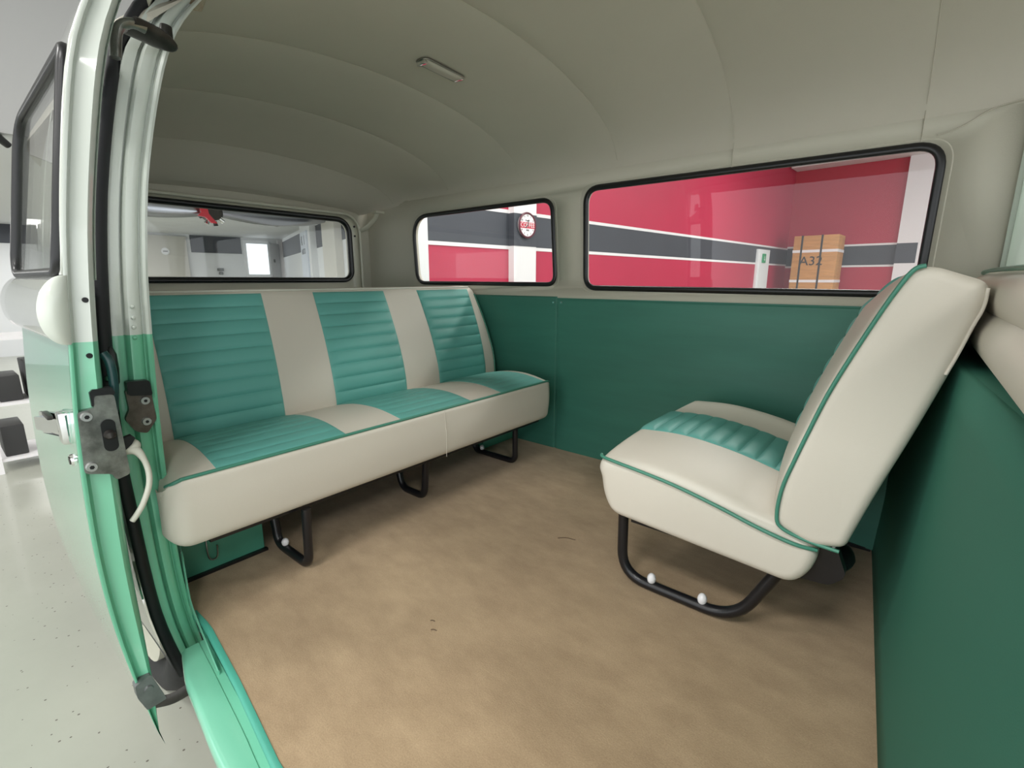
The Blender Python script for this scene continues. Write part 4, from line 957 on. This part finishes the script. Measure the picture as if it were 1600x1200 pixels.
# annex ceiling (low) and hall ceiling
AC = 1.735
an = struct(link('ceiling', prism([(-4.75, -9), (-4.75, 3.25), (-5.4, 3.55), (-11.9, 5.8), (-13.4, -9)], 'z', AC, HZ), M['wallwhite'], smooth=False)); an['label'] = 'lowered white ceiling'
hc = struct(boxo('ceiling', (-14, -9, HZ), (9, 15, HZ+0.1), M['hallceil'])); hc['label'] = 'grey showroom ceiling'
for px, py in PANELS:
    b_ = boxo('ceiling_panel', (px-0.6, py-0.3, HZ-0.045), (px+0.6, py+0.3, HZ-0.001), M['linewhite'], None); b_['label'] = 'flat white showroom ceiling light'; b_['category'] = 'lamp'; b_['group'] = 'showroom ceiling lights'
    boxo('diffuser', (px-0.57, py-0.27, HZ-0.050), (px+0.57, py+0.27, HZ-0.044), M['led'], b_)
# black spot lamp on the ceiling edge
sp = empty('spot_lamp', (-4.70, 0.40, 1.66), 'tiny black spotlight under pale ceiling at far left', 'lamp')
bm = bmesh.new(); cyl(bm, (-4.72, 0.47, AC-0.005), (-4.80, 0.55, AC-0.06), 0.03, 0.022, 16); link('lamp_head', bm, M['rubber'], sp)
bm = bmesh.new(); cyl(bm, (-4.80, 0.52, AC-0.02), (-4.80, 0.52, AC), 0.012, seg=10); link('mount', bm, M['rubber'], sp)

# propeller with radial engine hub hung under the annex ceiling, just past the hatch glass
def propeller(name, cx, label, red, hub_r=0.13, ln=1.25):
    P_ = Vector(cx); t = empty(name, P_, label, 'propeller')
    ax = (Cc-A).normalized(); dirv = Vector((0.10, 0.995, 0.0)).normalized()
    bm = bmesh.new(); cyl(bm, P_+Vector((0.10, 0, 0)), P_-Vector((0.10, 0, 0)), hub_r*0.75, hub_r*0.7, 20); hb_ = link('hub', bm, M['dark_steel'], t)
    for k in range(9):
        a = 2*math.pi*k/9; q = P_+Vector((0.04, math.cos(a)*hub_r*0.8, math.sin(a)*hub_r*0.8)); e = P_+Vector((0.04, math.cos(a)*hub_r*1.25, math.sin(a)*hub_r*1.25))
        bm = bmesh.new(); cyl(bm, q, e, 0.022, 0.028, 10); link('cylinder_head', bm, M['rubber'] if k % 2 else M['chrome'], hb_)
    for s in (-1, 1):
        bm = bmesh.new(); pts = [P_+dirv*s*(hub_r*0.8+ln*q)+Vector((0.06, 0, 0.02*q*(1 if s < 0 else 1))) for q in [k/14 for k in range(15)]]
        def fl2(i): return
        rings = []
        for i, p in enumerate(pts):
            q = i/14; wd = 0.03+0.08*min(1, ln/0.9)*math.sin(math.pi*min(1, q*0.95+0.05))**0.8; th = 0.035
            rings.append([bm.verts.new(p+Vector((th*math.sin(a), 0, wd*math.cos(a)))) for a in [2*math.pi*j/12 for j in range(12)]])
        for A_, B_ in zip(rings, rings[1:]):
            for j in range(12): bm.faces.new((A_[j], A_[(j+1) % 12], B_[(j+1) % 12], B_[j]))
        bm.faces.new(rings[0]); bm.faces.new(rings[-1]); link('blade', bm, M['prop'], t)
    if red:
        rb = link('bracket', prism([(P_.y-0.17, P_.z+0.14), (P_.y-0.10, P_.z+0.14), (P_.y-0.08, P_.z-0.03), (P_.y+0.0, P_.z-0.13), (P_.y-0.06, P_.z-0.13), (P_.y-0.12, P_.z-0.07), (P_.y-0.20, P_.z-0.06), (P_.y-0.16, P_.z-0.02)], 'x', P_.x+0.14, P_.x+0.17), M['redpaint'], t, smooth=False); lab(rb, 'bright red bracket')
    return t
propeller('propeller', (-6.6, 2.38, 1.575), 'chrome propeller with black hub and red bracket beyond rear window', True, 0.12)
propeller('propeller', (-6.9, 3.28, 1.60), 'second smaller chrome propeller with dark hub right of the red bracket', False, 0.07, 0.5)

# trolley / framed rack at far left beyond the door
tk = empty('tool_trolley', (-4.9, 0.28, GZ), 'white framed rack with dark contents on showroom floor at left', 'rack')
for (x, y) in ((-5.2, 0.18), (-4.75, 0.18), (-5.2, 0.52), (-4.75, 0.52)):
    boxo('post', (x-0.015, y-0.015, GZ), (x+0.015, y+0.015, 0.42), M['linewhite'], tk)
for z in (GZ+0.08, -0.05, 0.40):
    boxo('shelf', (-5.2, 0.18, z), (-4.75, 0.52, z+0.02), M['linewhite'], tk)
for z0, z1, y0 in ((GZ+0.10, -0.20, 0.22), (-0.03, 0.15, 0.25), (-0.03, 0.24, 0.40)):
    boxo('bin', (-5.1, y0, z0), (-4.8, y0+0.12, z1), M['strap'], tk, bev=0.01)
